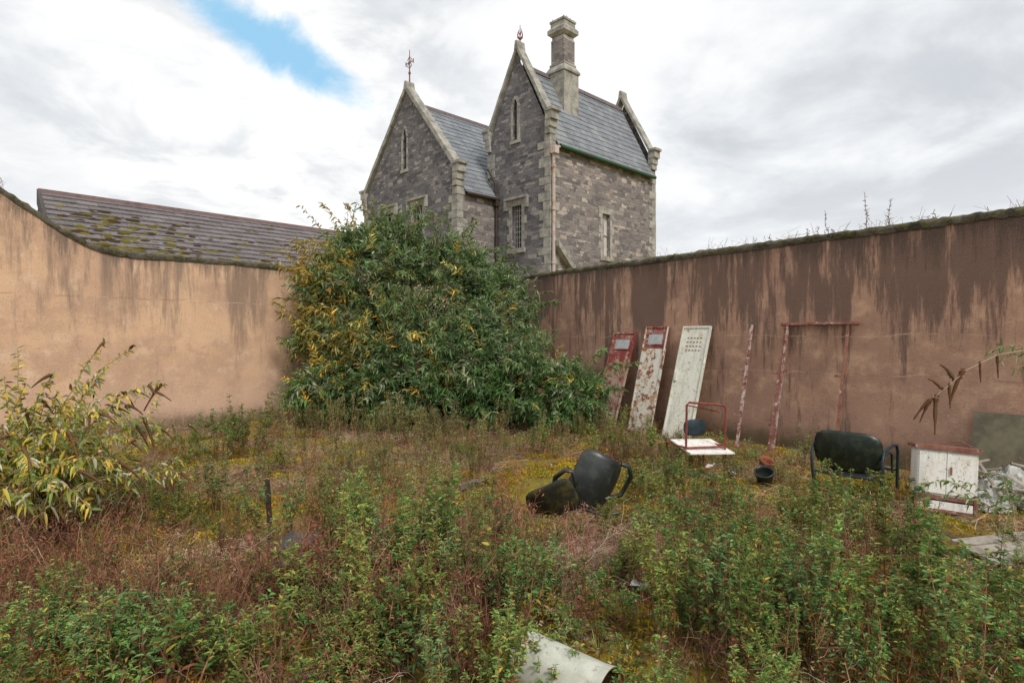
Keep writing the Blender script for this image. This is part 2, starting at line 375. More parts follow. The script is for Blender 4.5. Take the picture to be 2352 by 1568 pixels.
gtop=lambda x: 12.1-abs(x-APT)*(12.1-8.9)/1.58
opsT=[(1.50,1.78,8.95,10.15,10.5),(1.33,1.83,4.9,6.5,6.5)]
mb=MB(); panel(mb,tallf,TA0,TA1,-.5,gtop,opsT,(APT,))
panel(mb,lambda s,z,d:(TA1-d,s,z),0,TB1,-.5,lambda x:8.9,[])
panel(mb,lambda s,z,d:(s,TB1-d,z),TA0,TA1,-.5,gtop,[],(APT,))
hpart('tall_block_walls',mb,[M_st])
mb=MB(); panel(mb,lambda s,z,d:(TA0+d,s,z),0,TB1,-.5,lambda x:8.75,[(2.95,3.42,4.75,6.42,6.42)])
hpart('tall_block_side_wall',mb,[M_st_sunlit])
LA0,LA1,LB0,APL=2.66,8.83,-1.89,5.72
gl=lambda x: 11.4-abs(x-APL)*(11.4-7.55)/3.07
opsL=[(5.75,5.99,8.35,9.6,10.0),(4.72,5.3,4.9,6.75,6.75),(6.7,7.28,4.9,6.75,6.75)]
mb=MB(); panel(mb,lambda s,z,d:(s,LB0+d,z),LA0,LA1,-.5,gl,opsL,(APL,))
panel(mb,lambda s,z,d:(LA1-d,s,z),LB0,5.,-.5,lambda x:7.2,[])
hpart('left_block_walls',mb,[M_st])
mb=MB(); panel(mb,lambda s,z,d:(LA0+d,s,z),LB0,0,-.5,lambda x:7.1,[]); hpart('left_block_side_wall',mb,[M_st_sunlit])
def roof(mb,ar,zr,ae,ze,b0,b1,course=.27,th=.012):
    L=math.hypot(ar-ae,zr-ze); n=int(L/course); dx=(ae-ar)/L; dz=(ze-zr)/L; nx,nz=-dz,dx
    if nz<0: nx,nz=-nx,-nz
    nb=max(1,int((b1-b0)/.33))
    for i in range(n+1):
        s0=max(0,i*course-.05); s1=min((i+1)*course,L)
        off=(i%2)*.5*(b1-b0)/nb
        edges=sorted({b0,b1,*[b0+off+(b1-b0)*k/nb for k in range(nb+1) if b0+.02<b0+off+(b1-b0)*k/nb<b1-.02]})
        for c0,c1 in zip(edges[:-1],edges[1:]):
            j=random.uniform(-.003,.006); js=random.uniform(-.008,.008); c1-=.004
            l0=.004+j; l1=.004+th+j
            A=lambda s,l:(ar+dx*s+nx*l,zr+dz*s+nz*l)
            p=[A(s0,l0-.02),A(s1+js,l1-.02),A(s1+js,l1+th),A(s0,l0+.002)]
            P=np.array([(a,c0,z) for a,z in p]+[(a,c1,z) for a,z in p],float)
            sl=np.array([s0,s1,s1,s0]*2); bb=np.array([c0]*4+[c1]*4); tt=random.random()*40
            mb.add(P,[[0,1,2,3],[7,6,5,4],[0,4,5,1],[1,5,6,2],[2,6,7,3],[3,7,4,0]],np.stack([bb,sl-.004,np.full(8,tt)],1))
def slate2(name,c1,c2,moss):
    t=T(name); a=t.attr(); x,y,z=t.sep(a); v=t.xyz(x,y,0.)
    r=t.n('TexWhiteNoise',{'W':z},noise_dimensions='1D').outputs[0]
    n=t.noise(v,1.2,5,.65); f=t.noise(v,16,4,.7)
    c=t.mix(r,c1,c2); c=t.mix(t.ramp(n,.42,.62,0,.5),c,tuple(k*.8 for k in c1)); c=t.mix(t.ramp(f,.48,.66,0,.45),c,tuple(k*1.35 for k in c2))
    if moss: 
        c=t.mix(t.ramp(t.noise(v,3,6,.75),.57,.62,0,.85),c,(.085,.07,.025)); c=t.mix(t.ramp(t.noise(v,24,4,.7),.6,.66,0,.7),c,(.27,.26,.22))
    else: c=t.mix(t.ramp(t.noise(t.xyz(x,t.math('MULTIPLY',y,.25),3.),2.2,5,.7),.52,.68,0,.45),c,(.32,.33,.32))
    return t.fin(c,.6,f,.3,.01,spec=.35)
M_sl=slate2('blue_slate',(.145,.155,.17),(.225,.24,.26),False); M_sl2=slate2('old_slate',(.105,.09,.09),(.18,.155,.155),True)
mb=MB(); roof(mb,APT,11.8,-.16,8.42,.3,TB1-.25); roof(mb,APT,11.8,3.25,8.42,.3,TB1-.25)
roof(mb,APL,11.05,2.52,6.93,LB0+.3,-.02); roof(mb,APL,11.05,3.13,7.75,-.02,5.); roof(mb,APL,11.05,8.95,6.93,LB0+.3,5.)
hpart('slate_roof',mb,[M_sl])
mb=MB()
for (a,z,b0,b1) in ((APT,11.83,.3,TB1-.3),(APL,11.08,LB0+.3,5.)):
    prism(mb,[(a-.13,z-.16),(a+.13,z-.16),(a+.03,z+.05),(a-.03,z+.05)],b0,b1)
hpart('ridge_tiles',mb,[simple('ridge_lead',(.15,.12,.12))])
mb=MB()
def cope(ap,za,ak,zk,b0,b1,th=.22):
    n=6
    for i in range(n):
        t0=i/n; t1=(i+1)/n-.006; j=random.uniform(-.012,.012)
        a0=ap+(ak-ap)*t0; z0=za+(zk-za)*t0; a1=ap+(ak-ap)*t1; z1=za+(zk-za)*t1
        prism(mb,[(a0,z0-th),(a1,z1-th),(a1,z1+j),(a0,z0+j)],b0+j,b1)
def kneel(a,sgn,z,b0,b1):
    x=lambda p,q:(min(a+sgn*p,a+sgn*q),max(a+sgn*p,a+sgn*q))
    for (p,q,z0,z1,e) in ((-.12,.24,z-.07,z+.03,.03),(-.14,.17,z-.36,z-.07,.0),(-.16,.09,z-.62,z-.36,-.015),(-.18,.04,z-.85,z-.62,-.03)):
        x0,x1=x(p,q); lmb_box(mb,x0,x1,b0-.03-e,b1+e,z0,z1)
for (b0,b1) in ((-.08,.28),(TB1-.3,TB1+.08)):
    cope(APT,12.5,TA0+.02,9.6,b0,b1); cope(APT,12.5,TA1-.02,9.6,b0-.004,b1+.004)
    kneel(TA0,-1,9.66,b0,b1); kneel(TA1,1,9.66,b0,b1)
    prism(mb,[(APT-.10,12.3),(APT+.10,12.3),(APT+.05,12.62),(APT-.05,12.62)],b0-.02,b1+.02)
b0,b1=LB0-.08,LB0+.28
cope(APL,11.72,LA0+.02,7.98,b0,b1,.24); cope(APL,11.72,LA1-.02,7.98,b0-.004,b1+.004,.24)
kneel(LA0,-1,7.98,b0,b1); kneel(LA1,1,7.98,b0,b1)
prism(mb,[(APL-.12,11.5),(APL+.12,11.5),(APL+.05,11.84),(APL-.05,11.84)],b0-.02,b1+.02)
hpart('gable_coping',mb,[M_ash])
mb=MB()
def quoins(a,sg,b,z0,z1,sb=1):
    z=z0;i=0
    while z<z1:
        h=random.uniform(.26,.36); wa,wb=((.52,.26) if i%2 else (.28,.48)); wa+=random.uniform(-.05,.05)
        pr=random.uniform(.012,.024)
        aa=sorted((a-sg*pr,a+sg*wa)); bb=sorted((b-sb*pr,b+sb*wb))
        lmb_box(mb,aa[0],aa[1],bb[0],bb[1],z,min(z+h-.014,z1)); z+=h; i+=1
quoins(TA0,1,0,0,8.8); quoins(TA0,1,TB1,0,8.6,-1); quoins(LA0,1,LB0,0,7.1); quoins(LA1,-1,LB0,0,7.1)
z=7.8
while z<8.7:
    lmb_box(mb,TA1-.38,TA1+.018,-.02,.3,z,z+.28); z+=.3
def surround(f,x0,x1,z0,z1,w=.14,hood=True,point=0):
    for i in range(int((z1-z0)/.3)+1):
        zz=z0+i*.3; e=min(zz+.288,z1); ww=w+(.1 if i%2 else 0)
        for s0,s1 in ((x0-ww,x0-.001),(x1+.001,x1+ww)): f(s0,s1,zz,e,.018)
    if not point: f(x0-w-.12,x1+w+.12,z1+.002,z1+.24,.022)
    f(x0-w-.05,x1+w+.05,z0-.16,z0-.002,.07)
    if hood:
        f(x0-w-.2,x1+w+.2,z1+.24,z1+.33,.12)
        f(x0-w-.2,x0-w-.08,z1-.12,z1+.238,.10); f(x1+w+.08,x1+w+.2,z1-.12,z1+.238,.10)
fT=lambda s0,s1,z0,z1,p: lmb_box(mb,s0,s1,-p,.05,z0,z1)
fL=lambda s0,s1,z0,z1,p: lmb_box(mb,s0,s1,LB0-p,LB0+.05,z0,z1)
fS=lambda s0,s1,z0,z1,p: lmb_box(mb,TA0-p,TA0+.05,s0,s1,z0,z1)
surround(fT,1.33,1.83,4.9,6.5); surround(fL,4.72,5.3,4.9,6.75); surround(fL,6.7,7.28,4.9,6.75)
surround(fS,2.95,3.42,4.75,6.42,.13,False)
def lancet(f,x0,x1,z0,zs,za):
    for i in range(int((zs-z0)/.25)+1):
        zz=z0+i*.25; e=min(zz+.242,zs)
        f(x0-.1,x0-.001,zz,e,.02); f(x1+.001,x1+.1,zz,e,.02)
    f(x0-.12,x1+.12,z0-.12,z0-.002,.05)
lancet(fT,1.50,1.78,8.95,10.15,10.5); lancet(fL,5.75,5.99,8.35,9.6,10.)
for (a0,a1,b,zs,za) in ((1.50,1.78,0,10.15,10.5),(5.75,5.99,LB0,9.6,10.)):
    m=(a0+a1)/2
    for s in (-1,1):
        pts=[(m+s*(m-a0)*(1-k),zs+(za-zs)*(1-(1-k)**1.6)) for k in (0,.35,.7,1)]
        for (p,q) in zip(pts[:-1],pts[1:]):
            pp=[p,q,(q[0]+s*.03,q[1]+.11),(p[0]+s*.11,p[1]+.03)]
            prism(mb,pp,b-.022-.001*(s+1),b+.04)
P=[(-.05,.15,5.05),(-.05,1.3,3.9),(-.3,1.3,3.9),(-.3,.15,5.05)]
P=np.array([(a,b,z-.22) for a,b,z in P]+P); mb.add(P,HQ,P)
hpart('quoins_and_window_dressings',mb,[M_ash])
mb=MB()
lmb_box(mb,1.40,1.88-.1,.165,.175,8.9,10.6,0)
lmb_box(mb,1.30,1.86,.165,.175,4.85,6.55,0); lmb_box(mb,5.7,6.05,LB0+.165,LB0+.175,8.3,10.1,0)
for a in (4.7,6.68): lmb_box(mb,a,a+.62,LB0+.165,LB0+.175,4.85,6.8,0)
lmb_box(mb,TA0+.15,TA0+.16,2.9,3.46,4.7,6.45,2)
for k in (1.345,1.46,1.58,1.70,1.81): lmb_box(mb,k-.012,k+.012,.13,.16,4.9,6.5,1)
for z in np.arange(4.95,6.5,.2): lmb_box(mb,1.33,1.83,.132,.158,z-.01,z+.01,1)
lmb_box(mb,1.60,1.68,.1,.16,8.95,10.4,1)
for a in (4.72,6.7):
    for k in (.02,.29,.56): lmb_box(mb,a+k-.02,a+k+.02,LB0+.12,LB0+.16,4.9,6.75,1)
    for z in (5.5,6.1): lmb_box(mb,a,a+.58,LB0+.125,LB0+.155,z-.015,z+.015,1)
lmb_box(mb,5.84,5.90,LB0+.1,LB0+.16,8.35,9.9,1)
lmb_box(mb,TA0+.1,TA0+.148,3.16,3.2,4.75,6.42,1); lmb_box(mb,TA0+.1,TA0+.147,2.95,3.42,5.6,5.64,1)
hpart('windows',mb,[M_glass,M_sash,M_blind])
mb=MB()
def chm(r,z0,z1): lmb_box(mb,1.15-r,1.15+r,2.05-r,2.05+r,z0,z1)
def cht(r0,r1,z0,z1):
    P=np.array([(1.15+s*r0,2.05+t*r0,z0) for s,t in((-1,-1),(1,-1),(1,1),(-1,1))]+[(1.15+s*r1,2.05+t*r1,z1) for s,t in((-1,-1),(1,-1),(1,1),(-1,1))]); mb.add(P,HQ,P)
chm(.42,8.7,11.85); cht(.47,.47,11.85,11.93); cht(.47,.34,11.93,12.16); cht(.36,.36,12.16,12.23)
cht(.30,.29,12.23,13.3); cht(.32,.32,13.12,13.18); cht(.31,.41,13.32,13.42); cht(.42,.42,13.42,13.58); cht(.42,.34,13.58,13.68); cht(.33,.33,13.68,13.86); cht(.36,.36,13.86,13.94)
hpart('chimney_base',mb,[M_ash])
mb=MB(); r=.315; lmb_box(mb,1.15-r,1.15+r,2.05-r,2.05+r,12.235,13.115); hpart('chimney_shaft',mb,[M_st_sunlit])
mb=MB()
for i in range(60):
    a=1.15+random.uniform(-.3,.3); b=2.05+random.uniform(-.3,.3)
    tube(mb,[(a,b,13.93),(a+random.uniform(-.05,.05),b,13.93+random.uniform(.05,.14))],.02,.005,3,(.2,.17,.06))
hpart('chimney_moss',mb,[M_twig])
mb=MB(); tube(mb,[(-.22,.3,8.40),(-.22,TB1-.3,8.40)],.07,None,8,m=0); tube(mb,[(2.5,LB0+.3,6.88),(2.5,0,6.88)],.06,None,8,m=2)
tube(mb,[(-.13,.08,8.1),(-.13,.08,0)],.055,None,8,m=1); 
for z in (2,4.2,6.1,7.6): tube(mb,[(-.13,.08,z),(-.13,.08,z+.09)],.078,None,8,m=1)
lmb_box(mb,-.27,-.045,-.03,.2,8.08,8.36,1); tube(mb,[(-.22,.3,8.36),(-.16,.1,8.3)],.05,None,6,m=1)
tube(mb,[(2.56,-.09,7.0),(2.56,-.09,0)],.05,None,8,m=2); tube(mb,[(2.9,-.2,8.1),(2.6,-.12,7.5),(2.56,-.1,6.9)],.045,None,6,m=2); lmb_box(mb,2.46,2.66,-.2,-.03,6.62,6.9,2)
hpart('gutters_and_downpipes',mb,[M_gut,M_pipew,M_mdark])
mb=MB()
def cross(a,b,z,h):
    tube(mb,[(a,b,z),(a,b,z+h)],.03,.014,6)
    for s in (-1,1):
        tube(mb,[(a,b,z+h*.62),(a+s*.24,b,z+h*.62)],.022,.014,5)
        tube(mb,[(a+s*.24,b,z+h*.56),(a+s*.24,b,z+h*.68)],.024,None,5)
        tube(mb,[(a,b,z+h*.45),(a+s*.14,b,z+h*.52),(a+s*.06,b,z+h*.6)],.015,None,4)
        tube(mb,[(a,b,z+h*.8),(a+s*.12,b,z+h*.72),(a+s*.07,b,z+h*.64)],.015,None,4)
    tube(mb,[(a,b,z+h*.28),(a,b,z+h*.34)],.05,None,6)
cross(APL,LB0+.12,11.8,1.35)
a,b,z=APT,.12,12.58
tube(mb,[(a,b,z),(a,b,z+.68)],.03,.012,6)
for s in (-1,1):
    tube(mb,[(a,b,z+.12),(a+s*.13,b,z+.25),(a+s*.1,b,z+.4)],.025,.012,5); tube(mb,[(a,b,z+.3),(a+s*.08,b,z+.42),(a+s*.06,b,z+.52)],.02,.01,5)
    tube(mb,[(a,b,z+.12),(a,b+s*.13,z+.25),(a,b+s*.1,z+.4)],.025,.012,5)
hpart('iron_finials',mb,[M_redt])
# ---------------------------------------------------------------- low slate-roofed outbuilding
ob=empty('slate_roofed_outbuilding',(-6,13,0))
def oxf(v):
    o=np.empty_like(v); o[:,:2]=cor+tL*v[:,[1]]-nL*v[:,[0]]; o[:,2]=v[:,2]; return o-np.array([-6,13,0])
mb=MB(); d0,d1=1.0,8.33
roof(mb,2.75,4.34,.36,2.98,d0,d1,.24,.014); roof(mb,2.75,4.34,5.2,2.9,d0,d1,.24,.014)
link('roof_slates',mb.mesh('roof_slates',[M_sl2],False,oxf),ob)
mb=MB(); prism(mb,[(2.6,4.27),(2.9,4.27),(2.79,4.39),(2.71,4.39)],d0-.02,d1+.03)
link('ridge',mb.mesh('ridge',[simple('red_ridge_tile',(.15,.095,.085))],False,oxf),ob)
mb=MB(); prism(mb,[(.36,-.3),(5.2,-.3),(5.15,2.85),(.40,2.85)],d0+.1,d1-.1); prism(mb,[(.4,2.84),(5.15,2.84),(2.77,4.28),(2.73,4.28)],d0+.1,d1-.1)
prism(mb,[(.3,2.8),(.36,3.0),(2.75,4.38),(2.75,4.1)],d1,d1+.05)
link('outbuilding_walls',mb.mesh('outbuilding_walls',[simple('dark_gable',(.08,.07,.065))],False,oxf),ob)
mb=MB()
for i in range(420):
    d=random.triangular(5.5,d1-.1,7.8) if i<240 else random.uniform(2.,8.); s=random.random()**(1.1 if i<240 else 3.)
    s=min(s*.75,.75); a=.36+s*2.3; z=2.98+(a-.36)*(1.36/2.39)+.02; r=random.uniform(.015,.06)*(1.3 if random.random()<.2 else 1)
    n=7; V=[]
    for k,(rr,hh) in enumerate(((1,0),(.75,.5),(.05,.7))):
        for j in range(n):
            t=j/n*6.283; q=r*rr*random.uniform(.8,1.2); V.append((a+q*math.sin(t)*.8,d+q*1.7*math.cos(t),z+hh*r*.6+q*math.sin(t)*.5))
    Q=[(k*n+j,k*n+(j+1)%n,(k+1)*n+(j+1)%n,(k+1)*n+j) for k in range(2) for j in range(n)]
    mb.add(V,Q,random.choice([(.11,.095,.02),(.06,.04,.022),(.15,.12,.03),(.05,.035,.02)]))
link('roof_moss',mb.mesh('roof_moss',[M_twig],True,oxf),ob)
# ---------------------------------------------------------------- vegetation protos
def arc(p0,p1,rise,n=7,jit=.0):
    p0=np.asarray(p0,float);p1=np.asarray(p1,float); t=np.linspace(0,1,n)[:,None]
    p=p0+(p1-p0)*t+Zup*rise*4*t*(1-t)
    if jit: p[1:-1]+=rng.normal(0,jit,(n-2,3))
    return p
def samp(pts,t):
    k=len(pts)-1; f=np.clip(t,0,.9999)*k; i=f.astype(int); r=(f-i)[:,None]; return pts[i]*(1-r)+pts[i+1]*r, pts[i+1]-pts[i]
def vcol(base,n,v=.25):
    c=np.tile(np.array(base,float),(n,1))*rng.uniform(1-v,1+v,(n,1)); c[:,0]*=rng.uniform(.85,1.2,n); return c
GREENS=[(.17,.29,.08),(.21,.31,.09),(.14,.26,.075),(.245,.31,.085),(.18,.28,.11)]
def stem_leaves(mb,pts,n,L,W,cols,t0=.1,up=.5,dr=.35,taper=.5):
    t=rng.uniform(t0,1,n); b,d=samp(pts,t); d/=np.linalg.norm(d,axis=1)[:,None]+1e-9
    ph=rng.uniform(0,6.283,n); o=np.stack([np.cos(ph),np.sin(ph),np.zeros(n)],1)
    dd=o+d*up+rng.normal(0,.15,(n,3)); nn=Zup+rng.normal(0,.35,(n,3))
    Ls=L*(1-taper*t)*rng.uniform(.7,1.2,n)
    leaves(mb,b,dd,nn,Ls,Ls*W,dr*rng.uniform(.2,1.6,n),cols(n,t))
def greenweed(h,nst,leaf,dens,base,fr=.25,red=.3):
    mb=MB()
    def cols(n,t):
        c=vcol(base,n,.4)*(.7+.45*np.asarray(t))[:,None]; k=(rng.random(n)<red*(1-t)); c[k]=vcol((.27,.13,.065),k.sum()); k=rng.random(n)<.06; c[k]=vcol((.45,.37,.08),k.sum()); return c
    for i in range(nst):
        a=rng.uniform(0,6.283); r=fr*rng.random()**.5; hh=h*rng.uniform(.6,1.)
        p0=np.array([r*.35*math.cos(a),r*.35*math.sin(a),-.03]); p1=np.array([r*math.cos(a),r*math.sin(a),hh])+rng.normal(0,.04,3)*[1,1,0]
        pts=arc(p0,p1,0,6,.012); tube(mb,pts,.004,.0018,3,vcol((.26,.12,.07),1)[0],1)
        stem_leaves(mb,pts,int(dens*hh*38),leaf,.30,cols,.25,.6)
        for j in range(int(hh*13)):
            t=rng.uniform(.4,.97); b,d=samp(pts,np.array([t])); b=b[0]; ph=rng.uniform(0,6.283); l=rng.uniform(.06,.17)*(1.25-t)*1.3
            e=b+np.array([math.cos(ph)*l*.6,math.sin(ph)*l*.6,l*.9]); sp=np.stack([b,e])
            stem_leaves(mb,sp,int(dens*l*85)+4,leaf*.66,.32,cols,.1,.6)
    return mb.mesh('weed_plant',[M_leaf,M_twig])
def deadweed(h,n,base,green=0,spread=.3,curv=.1):
    mb=MB()
    for i in range(n):
        a=rng.uniform(0,6.283); r=spread*rng.uniform(.2,1); hh=h*rng.uniform(.4,1.)
        p0=np.array([.1*math.cos(a+1),.1*math.sin(a+1),-.02]); p1=np.array([r*math.cos(a),r*math.sin(a),hh])
        pts=arc(p0,p1,rng.uniform(-.03,curv),5,.015); c=vcol(base,1,.5)[0]; tube(mb,pts,.0032,.0014,3,c,1)
        for j in range(5):
            t=rng.uniform(.25,.95); b,d=samp(pts,np.array([t])); b=b[0]; l=rng.uniform(.05,.18); e=b+rng.normal(0,1,3)*[l*.4,l*.4,l*.25]+Zup*l*.5
            tube(mb,[b,(b+e)/2+rng.normal(0,.008,3),e],.0018,.0009,3,vcol(base,1,.5)[0],1)
            if rng.random()<.35:
                k=4; leaves(mb,np.tile(e,(k,1))+rng.normal(0,.015,(k,3)),rng.normal(0,1,(k,3)),rng.normal(0,1,(k,3)),.022,.009,.3,vcol(base,k,.5)*1.2)
        if green: stem_leaves(mb,pts,green,.04,.3,lambda n,t:vcol(GREENS[0],n,.3),.45)
    return mb.mesh('dead_weed',[M_leaf,M_twig])
def straw(n,base,R=.4):
    mb=MB()
    for i in range(n):
        c=rng.normal(0,R*.5,3)*[1,1,0]; a=rng.uniform(0,6.283); l=rng.uniform(.2,.6); 
        p0=c+Zup*rng.uniform(-.01,.06); p1=c+np.array([math.cos(a)*l,math.sin(a)*l,rng.uniform(0,.1)])
        tube(mb,arc(p0,p1,rng.uniform(0,.07),6,.012),.0024,.001,3,vcol(base,1,.5)[0],1)
    return mb.mesh('straw_tangle',[M_leaf,M_twig])
def grass(n,h,base):
    mb=MB(); a=rng.uniform(0,6.283,n); b=np.stack([np.cos(a),np.sin(a),np.zeros(n)],1)
    leaves(mb,b*rng.uniform(0,.08,(n,1)),b*rng.uniform(.2,.8,(n,1))+Zup,b,h*rng.uniform(.5,1.1,n),.007,rng.uniform(.1,.6,n),vcol(base,n,.4)); return mb.mesh('grass_tuft',[M_leaf,M_twig])
def mosstuft(n,base,R=.13):
    mb=MB(); a=rng.uniform(0,6.283,n); r=R*np.sqrt(rng.random(n)); b=np.stack([r*np.cos(a),r*np.sin(a),.035*(1-(r/R)**2)-.012],1)
    leaves(mb,b,rng.normal(0,.7,(n,3))+Zup,rng.normal(0,1,(n,3)),rng.uniform(.012,.03,n),.010,.1,vcol(base,n,.35)); return mb.mesh('moss_tuft',[M_leaf,M_twig])
def litter(n,R=.4):
    mb=MB(); b=np.stack([rng.normal(0,R*.5,n),rng.normal(0,R*.5,n),rng.uniform(0,.03,n)],1)
    c=vcol((.2,.12,.08),n,.6); k=rng.random(n)<.15; c[k]=vcol((.42,.28,.1),k.sum()); k=rng.random(n)<.06; c[k]=vcol((.55,.5,.42),k.sum())
    leaves(mb,b,rng.normal(0,1,(n,3))*[1,1,.25],Zup+rng.normal(0,.4,(n,3)),rng.uniform(.02,.06,n),rng.uniform(.01,.025,n),.1,c); return mb.mesh('leaf_litter',[M_leaf,M_twig])
Gm=[greenweed(.62,5,.072,1.,GREENS[i%5],.15) for i in range(5)]
Gt=[greenweed(.85,4,.08,1.1,GREENS[(i+1)%5],.13,.25) for i in range(5)]
Gs=[greenweed(.34,5,.06,1.2,GREENS[(i+2)%5],.14,.2) for i in range(4)]
Gf=[greenweed(.7,5,.06,1.1,c,.18,.3) for c in ((.25,.30,.12),(.30,.30,.15),(.21,.275,.10))]
Dr=[deadweed(.45,10,c,0,.22) for c in ((.21,.10,.065),(.17,.075,.05),(.27,.15,.10),(.24,.12,.08))]+[deadweed(.5,10,(.22,.10,.06),8,.2) for i in range(2)]
Dl=[deadweed(.25,12,c,0,.3,.1) for c in ((.24,.13,.085),(.32,.22,.14))]
St=[straw(45,c) for c in ((.38,.27,.19),(.3,.19,.14),(.44,.34,.25),(.26,.145,.11))]
Gr=[grass(45,.2,(.32,.32,.11)),grass(40,.16,(.22,.29,.07)),grass(40,.24,(.44,.35,.19))]
Mo=[mosstuft(200,c) for c in ((.42,.33,.035),(.28,.27,.04),(.42,.25,.04))]
Li=[litter(90) for i in range(3)]
def inst(root,me,x,y,s,rz=None,tilt=.12,z=None):
    o=bpy.data.objects.new(me.name,me); bpy.context.scene.collection.objects.link(o)
    o.parent=root; o.location=(x,y,gh(x,y) if z is None else z); o.rotation_euler=(random.uniform(-tilt,tilt),random.uniform(-tilt,tilt),random.uniform(0,6.283) if rz is None else rz); o.scale=(s,s,s*random.uniform(.85,1.15)); return o
weeds=empty('weeds'); dead=empty('dead_weeds'); moss=empty('moss_and_leaf_litter')
def inyard(x,y,m=.25):
    p=np.array([x,y])-cor; return p@nR>m and p@nL>m
def clump(px,py,h,n,r=.28,kind=None):
    c=site(px,py)
    for i in range(n):
        x=c[0]+random.gauss(0,r); y=c[1]+random.gauss(0,r*.8)
        if not inyard(x,y) or y<1.9: continue
        k=kind or (Gt if h>.62 else Gm if h>.42 else Gs); me=random.choice(k)
        H0={id(Gt):.85,id(Gm):.62,id(Gs):.34,id(Gf):.7}.get(id(k),.6)
        inst(weeds,me,x,y,h/H0*random.uniform(.65,1.15))
CL=[(780,1320,.70,6),(880,1400,.76,7),(960,1330,.72,6),(1040,1290,.6,6),(820,1240,.55,5),(700,1400,.46,4),(1160,1580,.55,5),(1170,1450,.58,5),(1000,1480,.55,5),(880,1540,.46,5),(740,1290,.55,4),(920,1270,.64,4),(1090,1350,.64,5),(860,1480,.55,4),(1160,1370,.45,4),(760,1490,.45,4),(1050,1560,.4,4),(950,1600,.45,4),(750,1600,.4,4),
(1570,1500,.72,6),(1620,1420,.58,5),(1700,1600,.6,5),(1790,1510,.6,5),(1860,1560,.64,5),(2080,1500,.78,6),(2060,1360,.70,5),(2130,1330,.45,3),(1930,1240,.52,7),(1880,1210,.5,6),(1770,1190,.42,5),(2000,1260,.4,4),(1740,1380,.46,4),(1880,1420,.5,4),(1600,1300,.5,5),(1550,1350,.45,4),(1680,1500,.5,4),(1950,1500,.5,4),(1800,1320,.38,4),
(1500,1140,.52,6),(1430,1050,.6,5),(1570,1150,.44,5),(1620,1170,.32,4),(1300,1370,.34,5),(1280,1330,.32,4),(1480,1215,.34,4),(1400,1340,.3,4),(2230,1520,.44,5),(2300,1450,.40,5),(2330,1580,.44,4),(2200,1620,.44,4),(2300,1330,.25,3),(120,1600,.46,5),(40,1620,.44,4),(200,1560,.4,5),(450,1540,.42,5),(330,1580,.42,5),(560,1500,.38,5),(250,1480,.34,5),(640,1580,.4,4),(400,1400,.34,4),(60,1450,.36,4),(420,1470,.36,4),(150,1500,.32,4),
(250,1180,.45,5),(420,1200,.48,6),(100,1160,.5,5),(330,1130,.45,5),(540,1050,.78,4),(535,1040,.85,3),(600,1090,.42,4),(1960,1620,.5,3),(2150,1640,.55,4),(1450,1290,.3,3),(1690,1260,.38,5),(560,1230,.3,2),(1500,1650,.45,3),(1420,1400,.28,3),(2040,1230,.38,4),(1360,1460,.25,3),(1250,1430,.3,3),(500,1160,.36,4)]
for px,py,h,n in CL: clump(px,py,h,n,.15 if py>1300 else .27)
for px,py,h,n in [(700,1010,.62,8),(780,1000,.68,9),(860,1010,.68,9),(940,1020,.7,9),(1010,1030,.65,9),(1060,1010,.6,7),(900,1070,.55,8),(820,1090,.55,8),(760,1130,.5,6),(1000,1100,.5,6),(1090,1060,.5,7),(1180,1050,.4,6),(1250,1035,.35,5),(660,1050,.5,6),(700,1100,.45,6),(880,1140,.5,6),(960,1180,.42,5),(1480,1060,.6,6),(1530,1060,.55,5),(1700,1080,.34,5),(1650,1060,.35,4),(1400,1010,.62,7),(1330,1010,.45,5),(1050,1160,.38,5),(1100,1220,.38,5),(1780,1090,.34,5),(1850,1110,.3,4),(640,1150,.38,4)]:
    clump(px,py,h,n,.35,Gf)
BARE=[(1120,1130,90,40),(520,1050,130,30),(470,1110,60,25),(1250,1090,70,35),(1470,1480,80,70),(1350,1520,80,50),(1300,1170,120,70),(1420,1190,60,40),(2230,1340,100,40),(1960,1450,50,40),(60,1540,50,25),(690,1300,60,60),(600,1270,60,90),(1300,1580,180,80),(2170,1190,110,60),(1970,1140,100,30),(1640,1110,70,25),(1340,1090,60,30),(520,1330,50,35),(350,1300,60,30),(180,1390,50,25),(1690,1460,40,35),(1990,1360,35,35),(640,1440,50,30)]
def bare(px,py):
    return any(((px-a)/c)**2+((py-b)/d)**2<1 for a,b,c,d in BARE)
for i in range(3300):
    x=random.uniform(-8.5,7.5); y=random.uniform(1.9,13.5)
    if not inyard(x,y): continue
    px=CX+x/y*F; py=HY+H*F/y
    if px<-150 or px>2500: continue
    nz=mnoise.noise((x*.9,y*.9,3)); b=bare(px,py); u=random.random()
    lf=px<1250 and py>1150
    if b:
        if u<.12: inst(dead,random.choice(St),x,y,random.uniform(.4,.8))
        elif u<.2: inst(weeds,random.choice(Gr),x,y,random.uniform(.3,.7))
        continue
    if u<.2: inst(dead,random.choice(Dr if lf else Dl+Dr[2:]),x,y,random.uniform(.5,1.0))
    elif u<.37: inst(dead,random.choice(St),x,y,random.uniform(.6,1.))
    elif u<.47: inst(weeds,random.choice(Gr),x,y,random.uniform(.5,1.1))
    elif u<.47+.16+.35*max(0,nz): inst(weeds,random.choice(Gs+Gm[:2]+(Gf if y>5 else [])),x,y,random.uniform(.4,.85))
for i in range(200):
    px=random.uniform(-60,1200); py=random.triangular(1190,1600,1400); c=site(px,py)
    if not bare(px,py): inst(dead,random.choice(Dr),c[0],c[1],random.uniform(.6,1.1))
for i in range(60):
    c=site(random.gauss(1700,250),random.uniform(1180,1560))
    if not bare(CX+c[0]/c[1]*F,HY+H*F/c[1]): inst(dead,random.choice(Dr),c[0],c[1],random.uniform(.5,.9))
